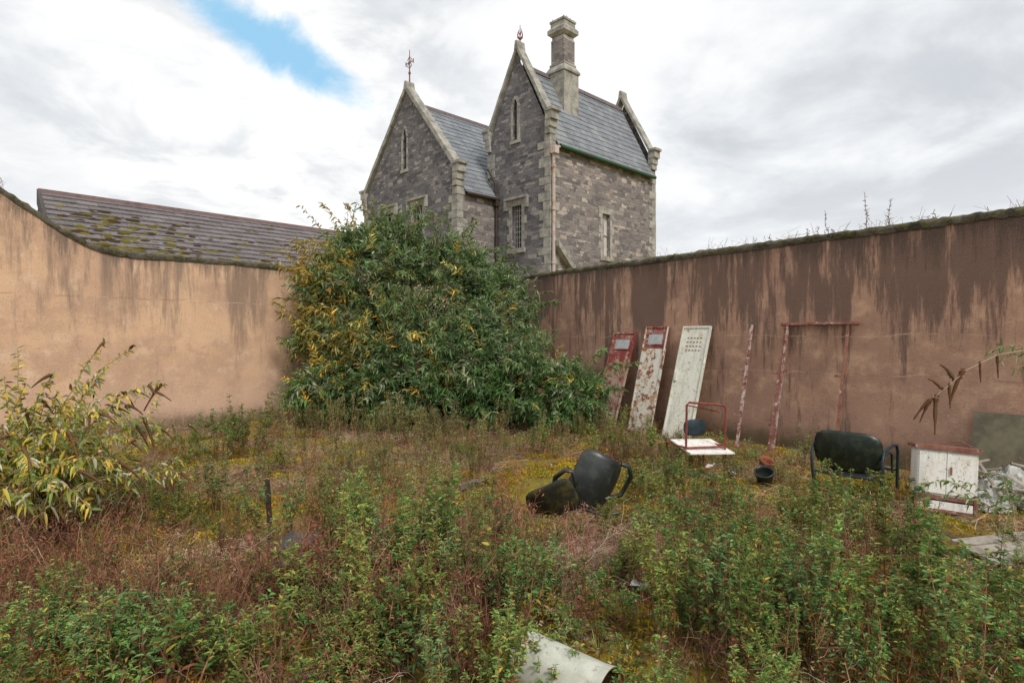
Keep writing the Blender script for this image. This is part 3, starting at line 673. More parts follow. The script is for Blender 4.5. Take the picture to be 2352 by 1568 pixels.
for i in range(45):
    c=site(random.gauss(1360,90),random.gauss(1265,35)); inst(dead,random.choice(St),c[0],c[1],random.uniform(.6,.9))
for i in range(3100):
    x=random.uniform(-7.5,7); y=random.triangular(1.9,12.5,3.)
    if not inyard(x,y): continue
    if random.random()<.7: 
        if mnoise.noise((x*.8,y*.8,7))>-.2: inst(moss,random.choice(Mo),x,y,random.uniform(.6,1.6),tilt=.05)
    else: inst(moss,random.choice(Li),x,y,random.uniform(.5,1.),tilt=.03)
# long pale dead canes arching over the left foreground
mb=MB()
for P in ([(30,1180),(70,1230),(110,1300),(125,1390)],[(0,1190),(40,1215),(90,1290),(130,1320)],[(480,1320),(560,1270),(640,1210),(700,1190)],[(20,1345),(70,1350),(120,1370)],[(320,1130),(330,1180),(300,1240)],[(560,1330),(600,1300),(680,1250),(760,1235)],[(580,1400),(582,1450),(576,1500)],[(1060,1240),(1140,1280),(1200,1350)],[(1480,1180),(1400,1230),(1330,1310)],[(1500,1220),(1420,1250),(1300,1290)]):
    pts=[]
    for i,(px,py) in enumerate(P): pts.append(site(px,py,.12+.14*math.sin(math.pi*i/(len(P)-1))))
    pts=np.array(pts); tt=np.linspace(0,1,12); q,_=samp(pts,tt); q[1:-1]=(q[:-2]+q[1:-1]+q[2:])/3; q+=rng.normal(0,.005,q.shape); tube(mb,q,.0042,.0018,4,vcol((.42,.33,.23),1,.2)[0],0)
link('dead_canes',mb.mesh('dead_canes',[M_twig]))
# ---------------------------------------------------------------- buddleia
def spike(mb,p,d,L,c=(.13,.075,.04)):
    n=9; t=np.linspace(0,1,n); d=np.asarray(d,float); d/=np.linalg.norm(d)
    pts=p+d*L*t[:,None]-Zup*(L*.35*t[:,None]**2)
    r=L*.085*(1-.75*t)*rng.uniform(.7,1.25,n)+.001; r[0]=.003
    tube(mb,pts,r,None,5,vcol(c,1,.3)[0],1)
    k=int(70*min(1,L/.15)); tt=rng.random(k); b,_=samp(pts,tt); o=rng.normal(0,1,(k,3)); leaves(mb,b,o,rng.normal(0,1,(k,3)),L*.12*(1.1-tt),L*.06,.1,vcol(c,k,.6),1)
def spray(L=.36,nodes=9,leaf=.125):
    mb=MB(); pts=arc((0,0,0),(L,0,-.04),.05,6,.015); tube(mb,pts,.0035,.0015,3,(1.6,1.5,1.2),0)
    B=[];D=[];Nn=[];Ls=[]
    for i in range(nodes):
        t=(i+.6)/nodes; b,d=samp(pts,np.array([t])); ph=(i%2)*1.57+rng.uniform(-.5,.5)
        for s in (1,-1):
            o=np.array([.55+.4*t,s*math.cos(ph),s*math.sin(ph)*.8])+rng.normal(0,.22,3); B.append(b[0]);D.append(o);Nn.append(np.array([0,0,1.])+rng.normal(0,.5,3)); Ls.append(leaf*(1.05-.5*t)*rng.uniform(.65,1.25))
    n=len(B); c=np.tile(np.array([1.,1.,1.]),(n,1))*rng.uniform(.6,1.35,(n,1)); k=rng.random(n)<.14; c[k]=np.array((2.1,1.7,1.9))
    leaves(mb,np.array(B),np.array(D),np.array(Nn),np.array(Ls),np.array(Ls)*.26,rng.uniform(.05,.8,n),c)
    v,q,c,m=mb.arr(); return v,q,c
SP=[spray() for i in range(14)]
def put_sprays(mb,P,O,S,COL):
    N=len(P); O=O/(np.linalg.norm(O,axis=1)[:,None]+1e-9)
    y=np.cross(np.tile(Zup,(N,1))+rng.normal(0,.5,(N,3)),O); y/=np.linalg.norm(y,axis=1)[:,None]+1e-9; z=np.cross(O,y)
    R=np.stack([O,y,z],2)*S[:,None,None]; k=rng.integers(0,len(SP),N)
    for i in range(len(SP)):
        id_=np.where(k==i)[0]
        if len(id_)==0: continue
        v,q,c=SP[i]; W=np.einsum('nij,vj->nvi',R[id_],v)+P[id_][:,None,:]
        Q=q[None]+(np.arange(len(id_))*len(v))[:,None,None]; CC=c[None]*COL[id_][:,None,:]
        mb.add(W.reshape(-1,3),Q.reshape(-1,4),CC.reshape(-1,3))
BL=np.array([(-2.6,11.0,2.6,1.05,1.05,1.05),(-1.5,11.5,2.35,1.25,1.15,1.0),(-.4,11.2,1.85,.8,.9,1.15),(-3.2,10.75,2.1,.62,.75,1.0),(-2.2,10.4,1.25,1.4,1.0,1.15),(-.75,10.3,1.0,1.2,.9,1.0),(.85,9.75,.55,.8,.7,.58),(-3.1,10.1,.6,.8,.6,.55),(.1,9.9,.65,.85,.7,.72),(-1.9,9.9,.7,1.25,.6,.6),(-3.55,10.55,2.55,.4,.5,.35),(-3.6,10.5,1.5,.45,.5,.5),(-2.3,11.1,3.4,.5,.5,.5),(-1.1,11.4,3.15,.55,.5,.45),(-3.0,10.9,3.2,.5,.5,.45)])
def bush():
    mb=MB(); Ps=[];Os=[];Cs=[]; w=BL[:,3]*BL[:,5]
    while len(Ps)<6000:
        b=BL[rng.choice(len(BL),p=w/w.sum())]
        d=rng.normal(0,1,3); d/=np.linalg.norm(d)
        nzz=mnoise.noise(Vector(d*2.6+b[:3])); r=rng.uniform(.6,.98)+.42*nzz
        p=b[:3]+d*b[3:]*r
        if p[2]<.05: continue
        e=(((p-BL[:,:3])/BL[:,3:])**2).sum(1)
        if (e<.36).any(): continue
        if mnoise.noise(Vector(p*2.1))<-.3: continue
        q=p[:2]-cor
        if (q@nL<.2 or q@nR<.2) and p[2]<3.1: continue
        if d[1]>.55 and rng.random()<.75: continue
        o=d*.7+Zup*.25+rng.normal(0,.55,3)
        Ps.append(p-o*.12);Os.append(o)
        n2=mnoise.noise(Vector(p*1.1)); n3=mnoise.noise(Vector(p*2.7))
        c=np.array((.14,.24,.08)) if n3>0 else np.array((.18,.27,.105))
        yl=.10+1.1*max(0,(-2.1-p[0])*.5)*max(0,min(1,p[2]/1.3))*(1 if p[2]<3.0 else .3)
        if rng.random()<yl*.5 or (n2>.33 and rng.random()<.28): c=np.array(random.choice([(.48,.38,.07),(.42,.37,.09),(.38,.36,.10),(.52,.35,.05)]))
        elif rng.random()<.2: c=np.array((.28,.34,.19))
        elif p[2]<1.1: c=c*np.array((.85,.98,.8))
        Cs.append(c*rng.uniform(.65,1.3))
    put_sprays(mb,np.array(Ps),np.array(Os),rng.uniform(.75,1.25,len(Ps)),np.array(Cs))
    for i in range(240):
        b=BL[rng.choice(len(BL),p=w/w.sum())]; d=rng.normal(0,1,3); d[1]=-abs(d[1])*.6; d[2]=abs(d[2])*.9+.1; d/=np.linalg.norm(d)
        p0=b[:3]+d*b[3:]*.8; l=rng.uniform(.3,.85); dd=d*[1,1,.6]; p1=p0+dd*l+Zup*l*.25
        if i<26: p0=np.array([rng.uniform(-3.4,-1.6),11.,3.2]); p1=p0+np.array([rng.uniform(-.9,.5),rng.uniform(-.3,.3),rng.uniform(.4,1.1)])
        elif i<44: p0=np.array([-3.3,10.6,rng.uniform(1.6,2.9)]); p1=p0+np.array([rng.uniform(-.8,-.4),rng.uniform(-.3,.1),rng.uniform(-.2,.5)])
        q=p1[:2]-cor
        if (q@nL<.15 or q@nR<.15) and p1[2]<3.2: continue
        pts=arc(p0,p1,.1*l,6); tube(mb,pts,.006,.002,4,(.38,.33,.2),1)
        n=30; t=rng.uniform(.15,1,n); bb,td=samp(pts,t); td/=np.linalg.norm(td,axis=1)[:,None]; o=rng.normal(0,.8,(n,3))+td
        leaves(mb,bb,o,Zup+rng.normal(0,.5,(n,3)),rng.uniform(.07,.15,n),.030,rng.uniform(.1,.8,n),vcol((.21,.30,.11) if p1[0]>-2.9 or rng.random()<.3 else (.44,.36,.08),n,.3))
        for k in range(2): 
            if rng.random()<.55: spike(mb,pts[-1-k],pts[-1]-pts[-2]+rng.normal(0,.3,3)*l*.3,rng.uniform(.1,.18),(.24,.155,.10))
    for b in BL:
        for k in range(2): tube(mb,arc((-1.6+rng.normal(0,.4),10.9,0),b[:3]+rng.normal(0,.2,3),.3,7,.03),.035,.012,6,(.15,.12,.08),1)
    return link('buddleia_bush',mb.mesh('buddleia_bush',[M_leafg,M_twig]))
bush()
def branch(mb,p0,p1,rise,leafL,cols,nl=26,spk=3,r=.006,t0=.25):
    pts=arc(p0,p1,rise,10,.01); tube(mb,pts,r,.002,5,(.34,.27,.15),1)
    t=np.clip(np.repeat(np.linspace(t0,1,nl//2),2)+rng.normal(0,.012,nl//2*2),0,1); b,d=samp(pts,t); n=len(t); d/=np.linalg.norm(d,axis=1)[:,None]
    s=np.tile([1,-1],n//2)[:,None]; ph=np.repeat(rng.uniform(-1.4,1.4,n//2),2)[:,None]
    side=np.cross(d,Zup); side/=np.linalg.norm(side,axis=1)[:,None]+1e-9
    o=side*s*np.cos(ph)+Zup*s*np.sin(ph)+d*.7+rng.normal(0,.25,(n,3))
    L=leafL*(1.15-.6*t)*rng.uniform(.6,1.15,n); leaves(mb,b,o,Zup+rng.normal(0,.6,(n,3)),L,L*.31,rng.uniform(.1,.9,n),cols(n))
    for k in range(spk):
        j=max(-1-int(k*1.2),-6); dd=pts[-1]-pts[-2]; dd/=np.linalg.norm(dd); spike(mb,pts[j],dd*.6+rng.normal(0,.35,3)-Zup*.4,rng.uniform(.12,.2))
def lcols(n):
    c=vcol((.28,.36,.09),n,.3); k=rng.random(n)<.45; c[k]=vcol((.66,.52,.08),k.sum(),.25); k=rng.random(n)<.14; c[k]=vcol((.55,.53,.40),k.sum()); k=rng.random(n)<.06; c[k]=vcol((.25,.13,.06),k.sum()); return c
mb=MB()
for (px,py,Y,rise,sp) in [(372,880,4.7,.35,3),(300,800,4.9,.3,1),(240,785,4.6,.2,1),(120,860,4.4,.15,2),(40,800,4.5,.1,0),(10,870,4.3,.1,0),(290,930,4.6,.3,3),(370,985,4.8,.35,3),(230,950,4.3,.25,2),(310,1010,4.4,.3,2),(150,980,4.2,.2,1),(60,940,4.4,.15,1),(180,1080,4.1,.25,1),(210,1170,4.0,.4,0),(300,1100,4.3,.35,0),(70,1060,4.0,.2,0),(20,1000,4.1,.1,1),(270,1060,4.2,.3,1),(120,1130,3.9,.25,0),(60,1160,3.8,.2,0),(-30,900,4.4,.1,0),(-60,1020,4.2,.1,0),(200,880,4.8,.2,1),(90,905,4.9,.1,1),(170,1020,4.5,.2,1),(110,960,4.6,.15,1),(250,1000,4.5,.25,1),(40,1090,4.2,.2,0),(180,930,4.5,.2,0),(130,900,4.6,.15,0),(60,880,4.5,.1,0),(200,1010,4.3,.2,0),(330,960,4.6,.3,1),(280,900,4.7,.25,1),(230,860,4.7,.2,0)]:
    base=np.array([-4.1+rng.normal(0,.18),4.6+rng.normal(0,.15),0]); branch(mb,base,bear(px,py,Y),rise*.9,.115,lcols,64,sp)
for i in range(120):
    base=np.array([-4.1,4.6,0])+rng.normal(0,.28,3)*[1,1,0]; e=base+np.array([min(.9,rng.normal(.25,.45)),rng.normal(-.1,.45),rng.uniform(.3,1.15)]); branch(mb,base,e,.15,.10,lcols,38,int(rng.random()<.3))
link('yellowing_buddleia_shrub',mb.mesh('yellowing_buddleia_shrub',[M_leafg,M_twig]))
mb=MB(); gc=lambda n: vcol((.19,.29,.09),n,.3)
pb=[(4.3,3.9,0),(4.35,3.9,.8),bear(2540,800,3.9)]+[bear(x,y,3.9) for x,y in ((2440,785),(2350,805),(2290,815),(2220,850),(2180,885),(2140,915))]
tube(mb,pb,.009,.003,5,(.34,.27,.17),1)
for (x,y,dx,dy,l) in [(2215,845,-.25,.5,.20),(2190,870,-.3,-.6,.18),(2165,895,-.35,-.5,.16),(2140,915,-.5,.4,.15),(2150,905,0,.9,.21),(2180,880,.1,.9,.13),(2290,815,.1,.8,.12),(2250,830,.1,.8,.11),(2140,915,-.6,.9,.14)]:
    spike(mb,bear(x,y,3.9),np.array([dx,0.05,-dy]),l)
for (x,y) in ((2300,830),(2345,800),(2330,845),(2270,812)): 
    branch(mb,bear(x+90,y-15,3.95),bear(x,y,3.9),.03,.07,gc,12,0,.003,.3)
for (x,y) in ((2190,1120),(2290,1150),(2240,1180),(2320,1110),(2350,1160),(2270,1090),(2120,1110),(2160,1150)):
    b=np.array([3.9+rng.normal(0,.15),4.2+rng.normal(0,.1),0]); branch(mb,b,bear(x,y,4.4),.2,.075,gc,22,0,.003,.4)
link('buddleia_branch',mb.mesh('buddleia_branch',[M_leafg,M_twig]))
mb=MB()
for (px,top) in ((1980,435),(2028,460),(1890,490),(1905,520),(2140,490),(2125,495),(1840,525),(1870,522),(1760,540)):
    p=wallR(px)-np.array([*nR,0])*.15; s=F/p[1]; b=p+Zup*3.0; hh=H+(HY-top)/s-3.0; e=b+Zup*max(hh,.12)+rng.normal(0,.03,3)
    pts=arc(b,e,0,6,.01); tube(mb,pts,.006,.003,3,(.2,.15,.1),1)
    n=int(60*max(hh,.1))+6
    stem_leaves(mb,pts,n,.07,.2,lambda n,t:vcol((.16,.13,.08),n,.4),.15,.9)
for i in range(260):
    d=random.uniform(.5,15); w=(tR,nR) if random.random()<.55 else (tL,nL); q=cor+w[0]*d-w[1]*random.uniform(0,.25)
    z=float(topL(d)) if w[0] is tL else 2.97
    b=np.array([q[0],q[1],z+.03]); 
    for k in range(3): tube(mb,[b,b+rng.normal(0,.05,3)+Zup*.05,b+rng.normal(0,.08,3)+Zup*rng.uniform(.03,.11)],.003,.0015,3,(.16,.13,.06),1)
link('wall_top_weeds',mb.mesh('wall_top_weeds',[M_leaf,M_twig]))
# ---------------------------------------------------------------- leaning doors, frames
def leaning(name,px,ztop,lean,build,mats,skew=0.):
    T0=wallR(px)+np.array([*nR,0])*.04; top=T0+Zup*ztop; foot=T0+np.array([*nR,0])*lean+np.array([*tR,0])*skew
    L=np.linalg.norm(top-foot); mb=MB(); build(mb,L); up=(top-foot)/L; x=np.array([*tR,0]); x=x-up*(x@up); x/=np.linalg.norm(x)
    M=frame(foot,x,np.cross(up,x),up); return link(name,mb.mesh(name,mats,False),None,M)
def door(w,win,red=False):
    def f(mb,L):
        h=w/2
        if red: box(mb,-h,h,-.012,.012,0,L-.40,m=0); box(mb,-h,h,-.013,.0122,L-.40,L,m=1)
        else: box(mb,-h,h,-.012,.012,0,L,m=0)
        for s in (-1,1): box(mb,min(s*h,s*(h-.022)),max(s*h,s*(h-.022)),-.03,-.0135,0,L,m=1 if not red else 0)
        box(mb,-h+.023,h-.023,-.028,-.0135,L-.03,L,m=1); box(mb,-h+.023,h-.023,-.028,-.0135,0,.03,m=1)
        if win: 
            box(mb,-h*.62,h*.62,-.020,-.0135,L-.32,L-.14,m=2)
            for z in (L-.338,L-.139): box(mb,-h*.7,h*.7,-.024,-.0135,z,z+.018,m=1)
        box(mb,-h+.03,-h+.07,-.045,-.0135,L*.5,L*.5+.14,m=1)
        for z in (L*.16,L*.66): tube(mb,[(h-.01,-.02,z),(h-.01,-.02,z+.1)],.016,None,8,m=1,cap=True)
        for r in range(4 if not win else 0):
            for k in range(5): box(mb,-.14+k*.06,-.11+k*.06,-.0165,-.0125,L-.42+r*.07,L-.415+r*.07+.012,m=3)
    return f
leaning('metal_locker_door',1440,1.69,.60,door(.52,True),[M_dred,M_dred,M_win,M_rust])
leaning('metal_locker_door',1515,1.79,.52,door(.48,True,True),[M_drust,M_dred,M_win,M_rust])
leaning('metal_locker_door',1606,1.78,.58,door(.52,False),[M_dwht,M_dwht,M_win,M_rust])
def strip(mb,L):
    box(mb,-.012,.012,-.015,.015,0,L); box(mb,.0121,.035,-.006,.0,0,L)
    for z in (L*.62,L*.25): box(mb,-.1,-.0121,-.006,.006,z,z+.03); 
leaning('rusty_metal_strip',1729,1.79,.42,strip,[M_wrust],-.0)
def uframe(mb,L):
    for x,mm in ((-.40,0),(.40,1)):
        box(mb,x-.016,x+.016,-.016,.016,0,L-.03,m=mm)
        for z in (L*.60,L*.2): box(mb,x-.1,x-.017,-.012,.006,z,z+.03,m=1)
        box(mb,x+.017,x+.07,-.012,.006,L*.62,L*.62+.03,m=1)
    box(mb,-.50,.53,-.024,.024,L-.029,L+.006,m=1)
leaning('rusty_bed_frame',1880,1.80,.45,uframe,[M_wrust,M_rust])
leaning('rusty_metal_strip',1808,1.74,.5,strip,[M_rust])
def bd(mb,L): box(mb,-.3,.6,-.012,.012,0,L)
leaning('mouldy_board',2320,.76,.25,bd,[M_board])
# ---------------------------------------------------------------- red tube chair frame with white seat
mb=MB(); c=site(1620,1100); w=.25
def tb(P,m=0,r=.013,n=8): tube(mb,P,r,None,n,m=m)
tb([(-w,0,0),(-w,0,.84),(-w+.03,0,.87),(w-.03,0,.83),(w,0,.80),(w,0,0)]); tb([(-w,.42,0),(-w,.42,.35),(-w,0,.36)]); tb([(w,.42,0),(w,.42,.35),(w,0,.36)])
tb([(-w,0,.36),(w,0,.36)]); tb([(-w,.42,.35),(w,.42,.35)]); tb([(-w,-.01,.84),(w,.1,.74)],0,.008)
tb([(-w,0,.12),(w,0,.12)],0,.009)
hexa(mb,[(-w-.02,-.12,.31),(w+.06,-.1,.29),(w+.04,.34,.375),(-w,.34,.385),(-w-.02,-.12,.325),(w+.06,-.1,.305),(w+.04,.34,.39),(-w,.34,.40)],m=1)
shell(mb,.30,.2,.05,.012,(1,1,1),2,xf=lambda V:V+np.array([.12,.36,.52]))
link('broken_red_chair',mb.mesh('broken_red_chair',[M_redt,M_white,M_btube],False),None,frame(c,(.96,.25,0),(-.25,.96,0),(.03,0,1)))
mb=MB(); c=site(1345,1185)
sh=lambda o,x,y,z: mxf(frame(o,x,y,z))
shell(mb,.46,.52,.13,.018,(1,1,1),0,4.5,xf=sh((.15,.10,.24),(.75,.25,-.42),(-.3,.9,.25),(.45,.05,.85)))
shell(mb,.46,.44,.05,.035,(1,1,1),1,3.6,xf=sh((-.29,-.06,.11),(.85,-.2,.42),(-.12,.85,.55),(-.35,-.5,.75)))
tube(mb,[(-.30,.1,.12),(-.27,.02,.34),(-.19,-.03,.42),(-.12,-.05,.41),(-.09,-.03,.30),(-.16,.0,.2),(-.26,.02,.16)],.022,None,8,m=2)
tube(mb,[(.2,.2,.1),(.36,.25,.12),(.45,.2,.3),(.43,.2,.40),(.36,.2,.42)],.022,None,8,m=2)
tube(mb,[(-.1,.1,.06),(.15,-.1,.04),(.3,-.06,.05)],.014,None,8,m=2)
link('toppled_black_chair',mb.mesh('toppled_black_chair',[M_blk,M_mossy,M_blk],True),None,Matrix.Translation(Vector(c)))
mb=MB()
shell(mb,.70,.47,.10,.025,(1,1,1),0,3.8,xf=sh((0,0,.47),(1,0,0),(0,.97,.1),(0,-.12,1)))
shell(mb,.60,.5,.04,.03,(1,1,1),0,3.,xf=sh((0,.32,.27),(1,0,0),(0,.1,-1),(0,1,.12)))
for s in (-1,1):
    tube(mb,[(s*.33,.06,0),(s*.36,.05,.25),(s*.36,.04,.42),(s*.36,.12,.52),(s*.36,.5,.54),(s*.36,.66,.52),(s*.36,.72,.44),(s*.35,.73,0)],.017,None,8,m=1)
    tube(mb,[(s*.33,.08,.44),(s*.33,.46,.46),(s*.33,.58,.42),(s*.33,.6,.2)],.013,None,8,m=1)
tube(mb,[(-.34,.07,.2),(.34,.07,.2)],.014,None,8,m=1); tube(mb,[(-.34,.71,.22),(.34,.71,.22)],.014,None,8,m=1)
c=site(1940,1135); link('dark_green_armchair',mb.mesh('dark_green_armchair',[M_grn,M_btube],True),None,(Matrix.Translation(Vector(c))@Matrix.Rotation(math.radians(-46),4,'Z')@Matrix.Scale(.9,4)))
mb=MB(); w=.225
box(mb,-w,w,0,.32,.15,.56,m=0); hexa(mb,[(-w-.02,-.03,.561),(w+.02,-.03,.561),(w+.03,.35,.561),(-w-.03,.35,.561),(-w-.02,-.03,.60),(w+.02,-.035,.61),(w+.03,.35,.60),(-w-.03,.35,.59)],m=1)
for x0,x1 in ((-w+.012,-.01),(-.004,w-.012)): box(mb,x0,x1,-.014,-.001,.17,.548,m=0)
box(mb,-w+.02,w-.02,.03,.30,.02,.149,m=2)
for x0 in (-w-.005,w-.025): box(mb,x0,x0+.03,-.01,.03,0,.149,m=1)
box(mb,-w+.031,w-.031,-.012,.0,.115,.148,m=1); box(mb,-w+.031,w-.031,-.010,.012,.03,.10,m=0)
box(mb,-w+.031,w-.031,-.012,.0,.0,.025,m=1); box(mb,.02,.032,-.03,-.0142,.35,.42,m=1)
tube(mb,[(-.05,.1,.62),(.1,.06,.66),(.18,.02,.62)],.006,None,6,m=1)
c=site(2172,1178); link('white_metal_cabinet',mb.mesh('white_metal_cabinet',[M_white,M_rust,M_mdark],False),None,Matrix.Translation(Vector(c))@Matrix.Rotation(math.radians(-26),4,'Z')@Matrix.Rotation(math.radians(-6),4,'X')@Matrix.Rotation(math.radians(3),4,'Y'))
mb=MB()
def crumple(c,rx,ry,rz,m,seed):
    n1,n2=26,40; V=[]
    for i in range(n1+1):
        for j in range(n2):
            th=i/n1*math.pi/2; ph=j/n2*6.2832; d=np.array([math.sin(th)*math.cos(ph),math.sin(th)*math.sin(ph),math.cos(th)])
            r=1+.35*mnoise.noise(Vector(d*2.2+seed*np.ones(3)))-.5*abs(mnoise.noise(Vector(d*4+seed*np.ones(3))))
            V.append(np.array(c)+d*r*[rx,ry,rz])
    mb.add(V,[(i*n2+j,i*n2+(j+1)%n2,(i+1)*n2+(j+1)%n2,(i+1)*n2+j) for i in range(n1) for j in range(n2)],m=m)
c0=site(2305,1165)
crumple((-.06,.1,0),.24,.2,.24,0,1.); crumple((.2,0.15,0),.28,.25,.34,0,5.); crumple((-.16,-.05,0),.16,.12,.12,0,9.)
for i in range(12):
    a=np.array([random.uniform(-.2,.3),random.uniform(-.15,.3),random.uniform(.08,.38)]); d=rng.normal(0,1,3)*[1,.5,.25]; d/=np.linalg.norm(d)
    tube(mb,[a-d*.22,a+d*.22],random.choice([.01,.016]),None,6,m=1)
hexa(mb,[(-.05,-.1,.3),(.3,-.22,.06),(.34,-.19,.06),(0,-.06,.32),(-.05,-.1,.32),(.3,-.22,.08),(.34,-.19,.08),(0,-.06,.34)],m=1)
link('rubbish_heap',mb.mesh('rubbish_heap',[M_plast,M_wood],False),None,Matrix.Translation(Vector(c0)))
mb=MB()
for k in range(3): box(mb,0,1.2,k*.11,k*.11+.102,.01+.006*k,.03+.006*k)
box(mb,.1,.16,-.02,.34,-.02,.009)
c=site(2285,1300); link('weathered_planks',mb.mesh('weathered_planks',[M_wood],False),None,Matrix.Translation(Vector(c))@Matrix.Rotation(math.radians(14),4,'Z')@Matrix.Rotation(math.radians(7),4,'X'))
mb=MB(); box(mb,-.02,.02,-.004,.004,-.05,.48,m=0); box(mb,-.02,-.012,.0041,.036,-.05,.48,m=0)
c=site(622,1240); link('rusty_angle_post',mb.mesh('rusty_angle_post',[M_mdark],False),None,Matrix.Translation(Vector(c))@Matrix.Rotation(-.06,4,'Y'))
mb=MB(); tube(mb,[(0,0,-.02),(-.10,0,.2)],.019,None,8,cap=True); tube(mb,[(-.095,0,.19),(-.11,0,.215)],.028,None,8,cap=True)
c=site(604,1300); link('rusty_pipe_stub',mb.mesh('rusty_pipe_stub',[M_rust],False),None,Matrix.Translation(Vector(c)))
mb=MB(); hexa(mb,[(-.16,-.1,.03),(.12,-.13,.05),(.17,.14,.09),(-.1,.17,.08),(-.16,-.1,.04),(.12,-.13,.06),(.17,.14,.10),(-.1,.17,.09)]); hexa(mb,[(-.05,-.3,.0),(.15,-.32,.0),(.16,-.12,.03),(-.04,-.1,.02),(-.05,-.3,.01),(.15,-.32,.01),(.16,-.12,.038),(-.04,-.1,.03)]); tube(mb,[(.13,.13,.12),(.17,.0,.10),(.12,-.13,.075)],.012,None,6)
c=site(678,1270)+Zup*.02; link('scrap_metal_plate',mb.mesh('scrap_metal_plate',[simple('dull_steel_plate',(.06,.06,.072),.7,c2=(.14,.12,.08))],False),None,Matrix.Translation(Vector(c)))
def pot(name,c,r0,r1,h,mat,rot):
    mb=MB(); n=20; prof=[(0,0),(r0,0),(r1,h*.82),(r1*1.12,h*.82),(r1*1.14,h),(r1*1.02,h),(r1*.95,h*.8),(r0*.9,h*.06),(0,.06*h)]
    V=[(r*math.cos(j/n*6.2832),r*math.sin(j/n*6.2832),z) for r,z in prof for j in range(n)]
    mb.add(V,[(i*n+j,i*n+(j+1)%n,(i+1)*n+(j+1)%n,(i+1)*n+j) for i in range(len(prof)-1) for j in range(n)])
    link(name,mb.mesh(name,[mat],True),None,Matrix.Translation(Vector(c))@Matrix.Rotation(rot,4,'Y')@Matrix.Rotation(.4,4,'X'))
pot('black_bucket',site(1757,1112),.07,.09,.18,M_blk,-.25); pot('terracotta_pot',site(1750,1092),.06,.075,.22,M_terra,.15)
mb=MB(); A=np.array([.06,2.60,.125]); B=np.array([.40,2.31,.12]); d=(B-A); L=np.linalg.norm(d); r=.122; n=40
prof=[(.045,0,2),(.045,r*.86,2),(-.0,r*.88,2),(-.004,r*.97,1),(.012,r*1.0,0),(.03,r,0),(.035,r*.985,0),(.05,r*.985,0),(L-.05,r*.985,0),(L,r*1.03,0),(L,r*.99,3),(L-.04,r*.95,3),(.06,r*.93,3)]
for (p,q) in zip(prof[:-1],prof[1:]):
    V=[]
    for (x,rr,_) in (p,q):
        for j in range(n):
            t=j/n*6.2832; k=1+.03*math.cos(2*t+.5); V.append((x,rr*k*math.cos(t),rr*math.sin(t)*(2-k)))
    mb.add(V,[(j,(j+1)%n,n+(j+1)%n,n+j) for j in range(n)],m=(2 if q[2]==2 else q[2] if q[2]!=1 else 0))
x=d/L; y=np.cross(Zup,x); z=np.cross(x,y)
link('plastic_drum',mb.mesh('plastic_drum',[M_pipe,M_pipe,M_blue,M_brown],True),None,frame(A,x,y,z))
mb=MB()
for (px,py,c,s) in [(540,1440,(.5,.55,.45),.03),(1475,1360,(.6,.66,.62),.05),(1680,1395,(.45,.48,.5),.06),(1665,1375,(.4,.42,.42),.04),(1265,1425,(.4,.28,.16),.05),(1535,1225,(.2,.32,.45),.03),(1690,1090,(.6,.62,.6),.06),(1640,1075,(.6,.6,.55),.08),(1080,1120,(.1,.1,.1),.10),(1810,1400,(.3,.1,.05),.05),(1300,1360,(.22,.12,.09),.06),(1340,1400,(.3,.16,.1),.05)]:
    p=site(px,py)+Zup*.04; n=3
    leaves(mb,np.tile(p,(n,1))+rng.normal(0,.01,(n,3)),rng.normal(0,1,(n,3))*[1,1,.3],Zup+rng.normal(0,.5,(n,3)),s*1.6,s,.1,np.tile(c,(n,1)),0)
link('litter_scraps',mb.mesh('litter_scraps',[M_twig]))
# ---------------------------------------------------------------- sky, sun, camera
SE=math.radians(48); sd=np.array([.45,-.8,0]); sd/=np.linalg.norm(sd)
W=bpy.data.worlds.new('World'); bpy.context.scene.world=W; W.use_nodes=True
class TW(T):
    def __init__(s,tree): s.t=tree
t=TW(W.node_tree); W.node_tree.nodes.clear()
out=t.n('OutputWorld'); bg=t.n('Background',{'Strength':.11})
sky=t.n('TexSky',sky_type='NISHITA'); sky.sun_disc=False; sky.sun_elevation=SE; sky.sun_rotation=math.atan2(sd[0],sd[1]); sky.air_density=1.0; sky.dust_density=.6; sky.ozone_density=1.5
D=t.n('TexCoord').outputs['Generated']; dx,dy,dz=t.sep(D)
zz=t.math('ADD',t.math('MAXIMUM',dz,0.),.22)
pv=t.xyz(t.math('DIVIDE',dx,zz),t.math('DIVIDE',dy,zz),0.)
n1=t.noise(pv,.8,5,.5,.4); n2=t.noise(t.vm('ADD',pv,(3.1,1.7,0)),2.2,6,.58,.3); n3=t.noise(D,6.5,7,.62,.3)
p1=np.array([(450-CX)/F,1,(HY+0)/F]); p2=np.array([(740-CX)/F,1,(HY-160)/F]); p1/=np.linalg.norm(p1);p2/=np.linalg.norm(p2)
cdir=(p1+p2); cdir/=np.linalg.norm(cdir)
e1=p2-p1; e1-=cdir*(e1@cdir); e1/=np.linalg.norm(e1); e2=np.cross(cdir,e1)
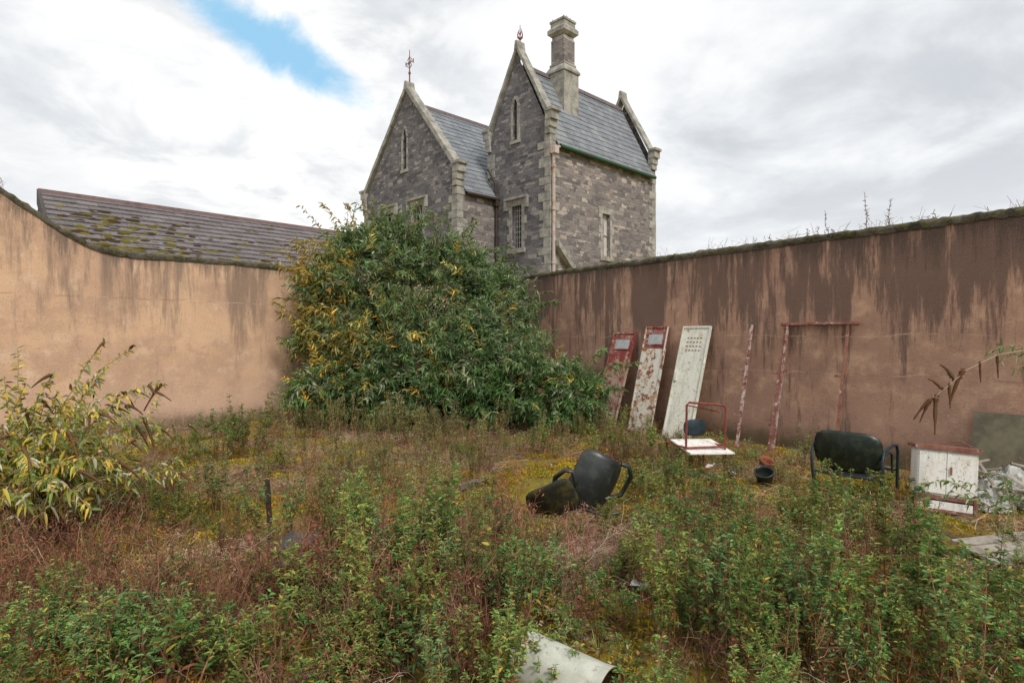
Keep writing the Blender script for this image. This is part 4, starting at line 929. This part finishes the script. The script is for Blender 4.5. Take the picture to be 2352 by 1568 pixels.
du=t.math('DIVIDE',t.vm('DOT_PRODUCT',D,tuple(e1)),.115); dv=t.math('DIVIDE',t.vm('DOT_PRODUCT',D,tuple(e2)),.031)
rr=t.math('SQRT',t.math('ADD',t.math('MULTIPLY',du,du),t.math('MULTIPLY',dv,dv)))
rr=t.math('ADD',rr,t.math('MULTIPLY',t.math('SUBTRACT',n3,.5),3.6)); fr=t.ramp(t.vm('DOT_PRODUCT',D,tuple(cdir)),.5,.8)
blue=t.math('MULTIPLY',t.ramp(rr,1.6,.4),fr)
sh_=t.ramp(t.math('ADD',t.math('MULTIPLY',n1,.6),t.math('MULTIPLY',n2,.4)),.38,.57)
cl=t.mix(sh_,(5.9,6.2,6.6),(9.5,9.6,9.7))
cl=t.mix(t.ramp(dz,.30,.0,0,.7),cl,(8.6,8.8,9.0))
lb=np.array([-.42,1.,.36]); lb/=np.linalg.norm(lb)
cl=t.mix(t.math('MULTIPLY',t.ramp(t.vm('DOT_PRODUCT',D,tuple(lb)),.93,.99),t.ramp(n2,.4,.55,.2,.9)),cl,(10.,10.,9.9))
skyc=t.mix(.8,sky.outputs[0],(3.6,6.8,9.4))
col=t.mix(blue,cl,skyc)
t.set(bg,'Color',col); t.t.links.new(bg.outputs[0],out.inputs[0])
sl=bpy.data.lights.new('sun','SUN'); sl.energy=2.6; sl.angle=math.radians(11); sl.color=(1,.96,.9)
so=bpy.data.objects.new('sun',sl); bpy.context.scene.collection.objects.link(so)
dv_=Vector((sd[0]*math.cos(SE),sd[1]*math.cos(SE),math.sin(SE))); so.rotation_euler=dv_.to_track_quat('Z','Y').to_euler(); so.location=(5,-5,12)
cam=bpy.data.cameras.new('camera'); cam.lens=36*F/2352; cam.sensor_width=36; cam.clip_end=3000; cam.clip_start=.05; cam.shift_y=-9/2352
co=bpy.data.objects.new('camera',cam); bpy.context.scene.collection.objects.link(co); co.location=(0,0,H); co.rotation_euler=(math.radians(90),0,0)
sc=bpy.context.scene; sc.camera=co; sc.view_settings.view_transform='Standard'; sc.view_settings.look='None'; sc.view_settings.exposure=0
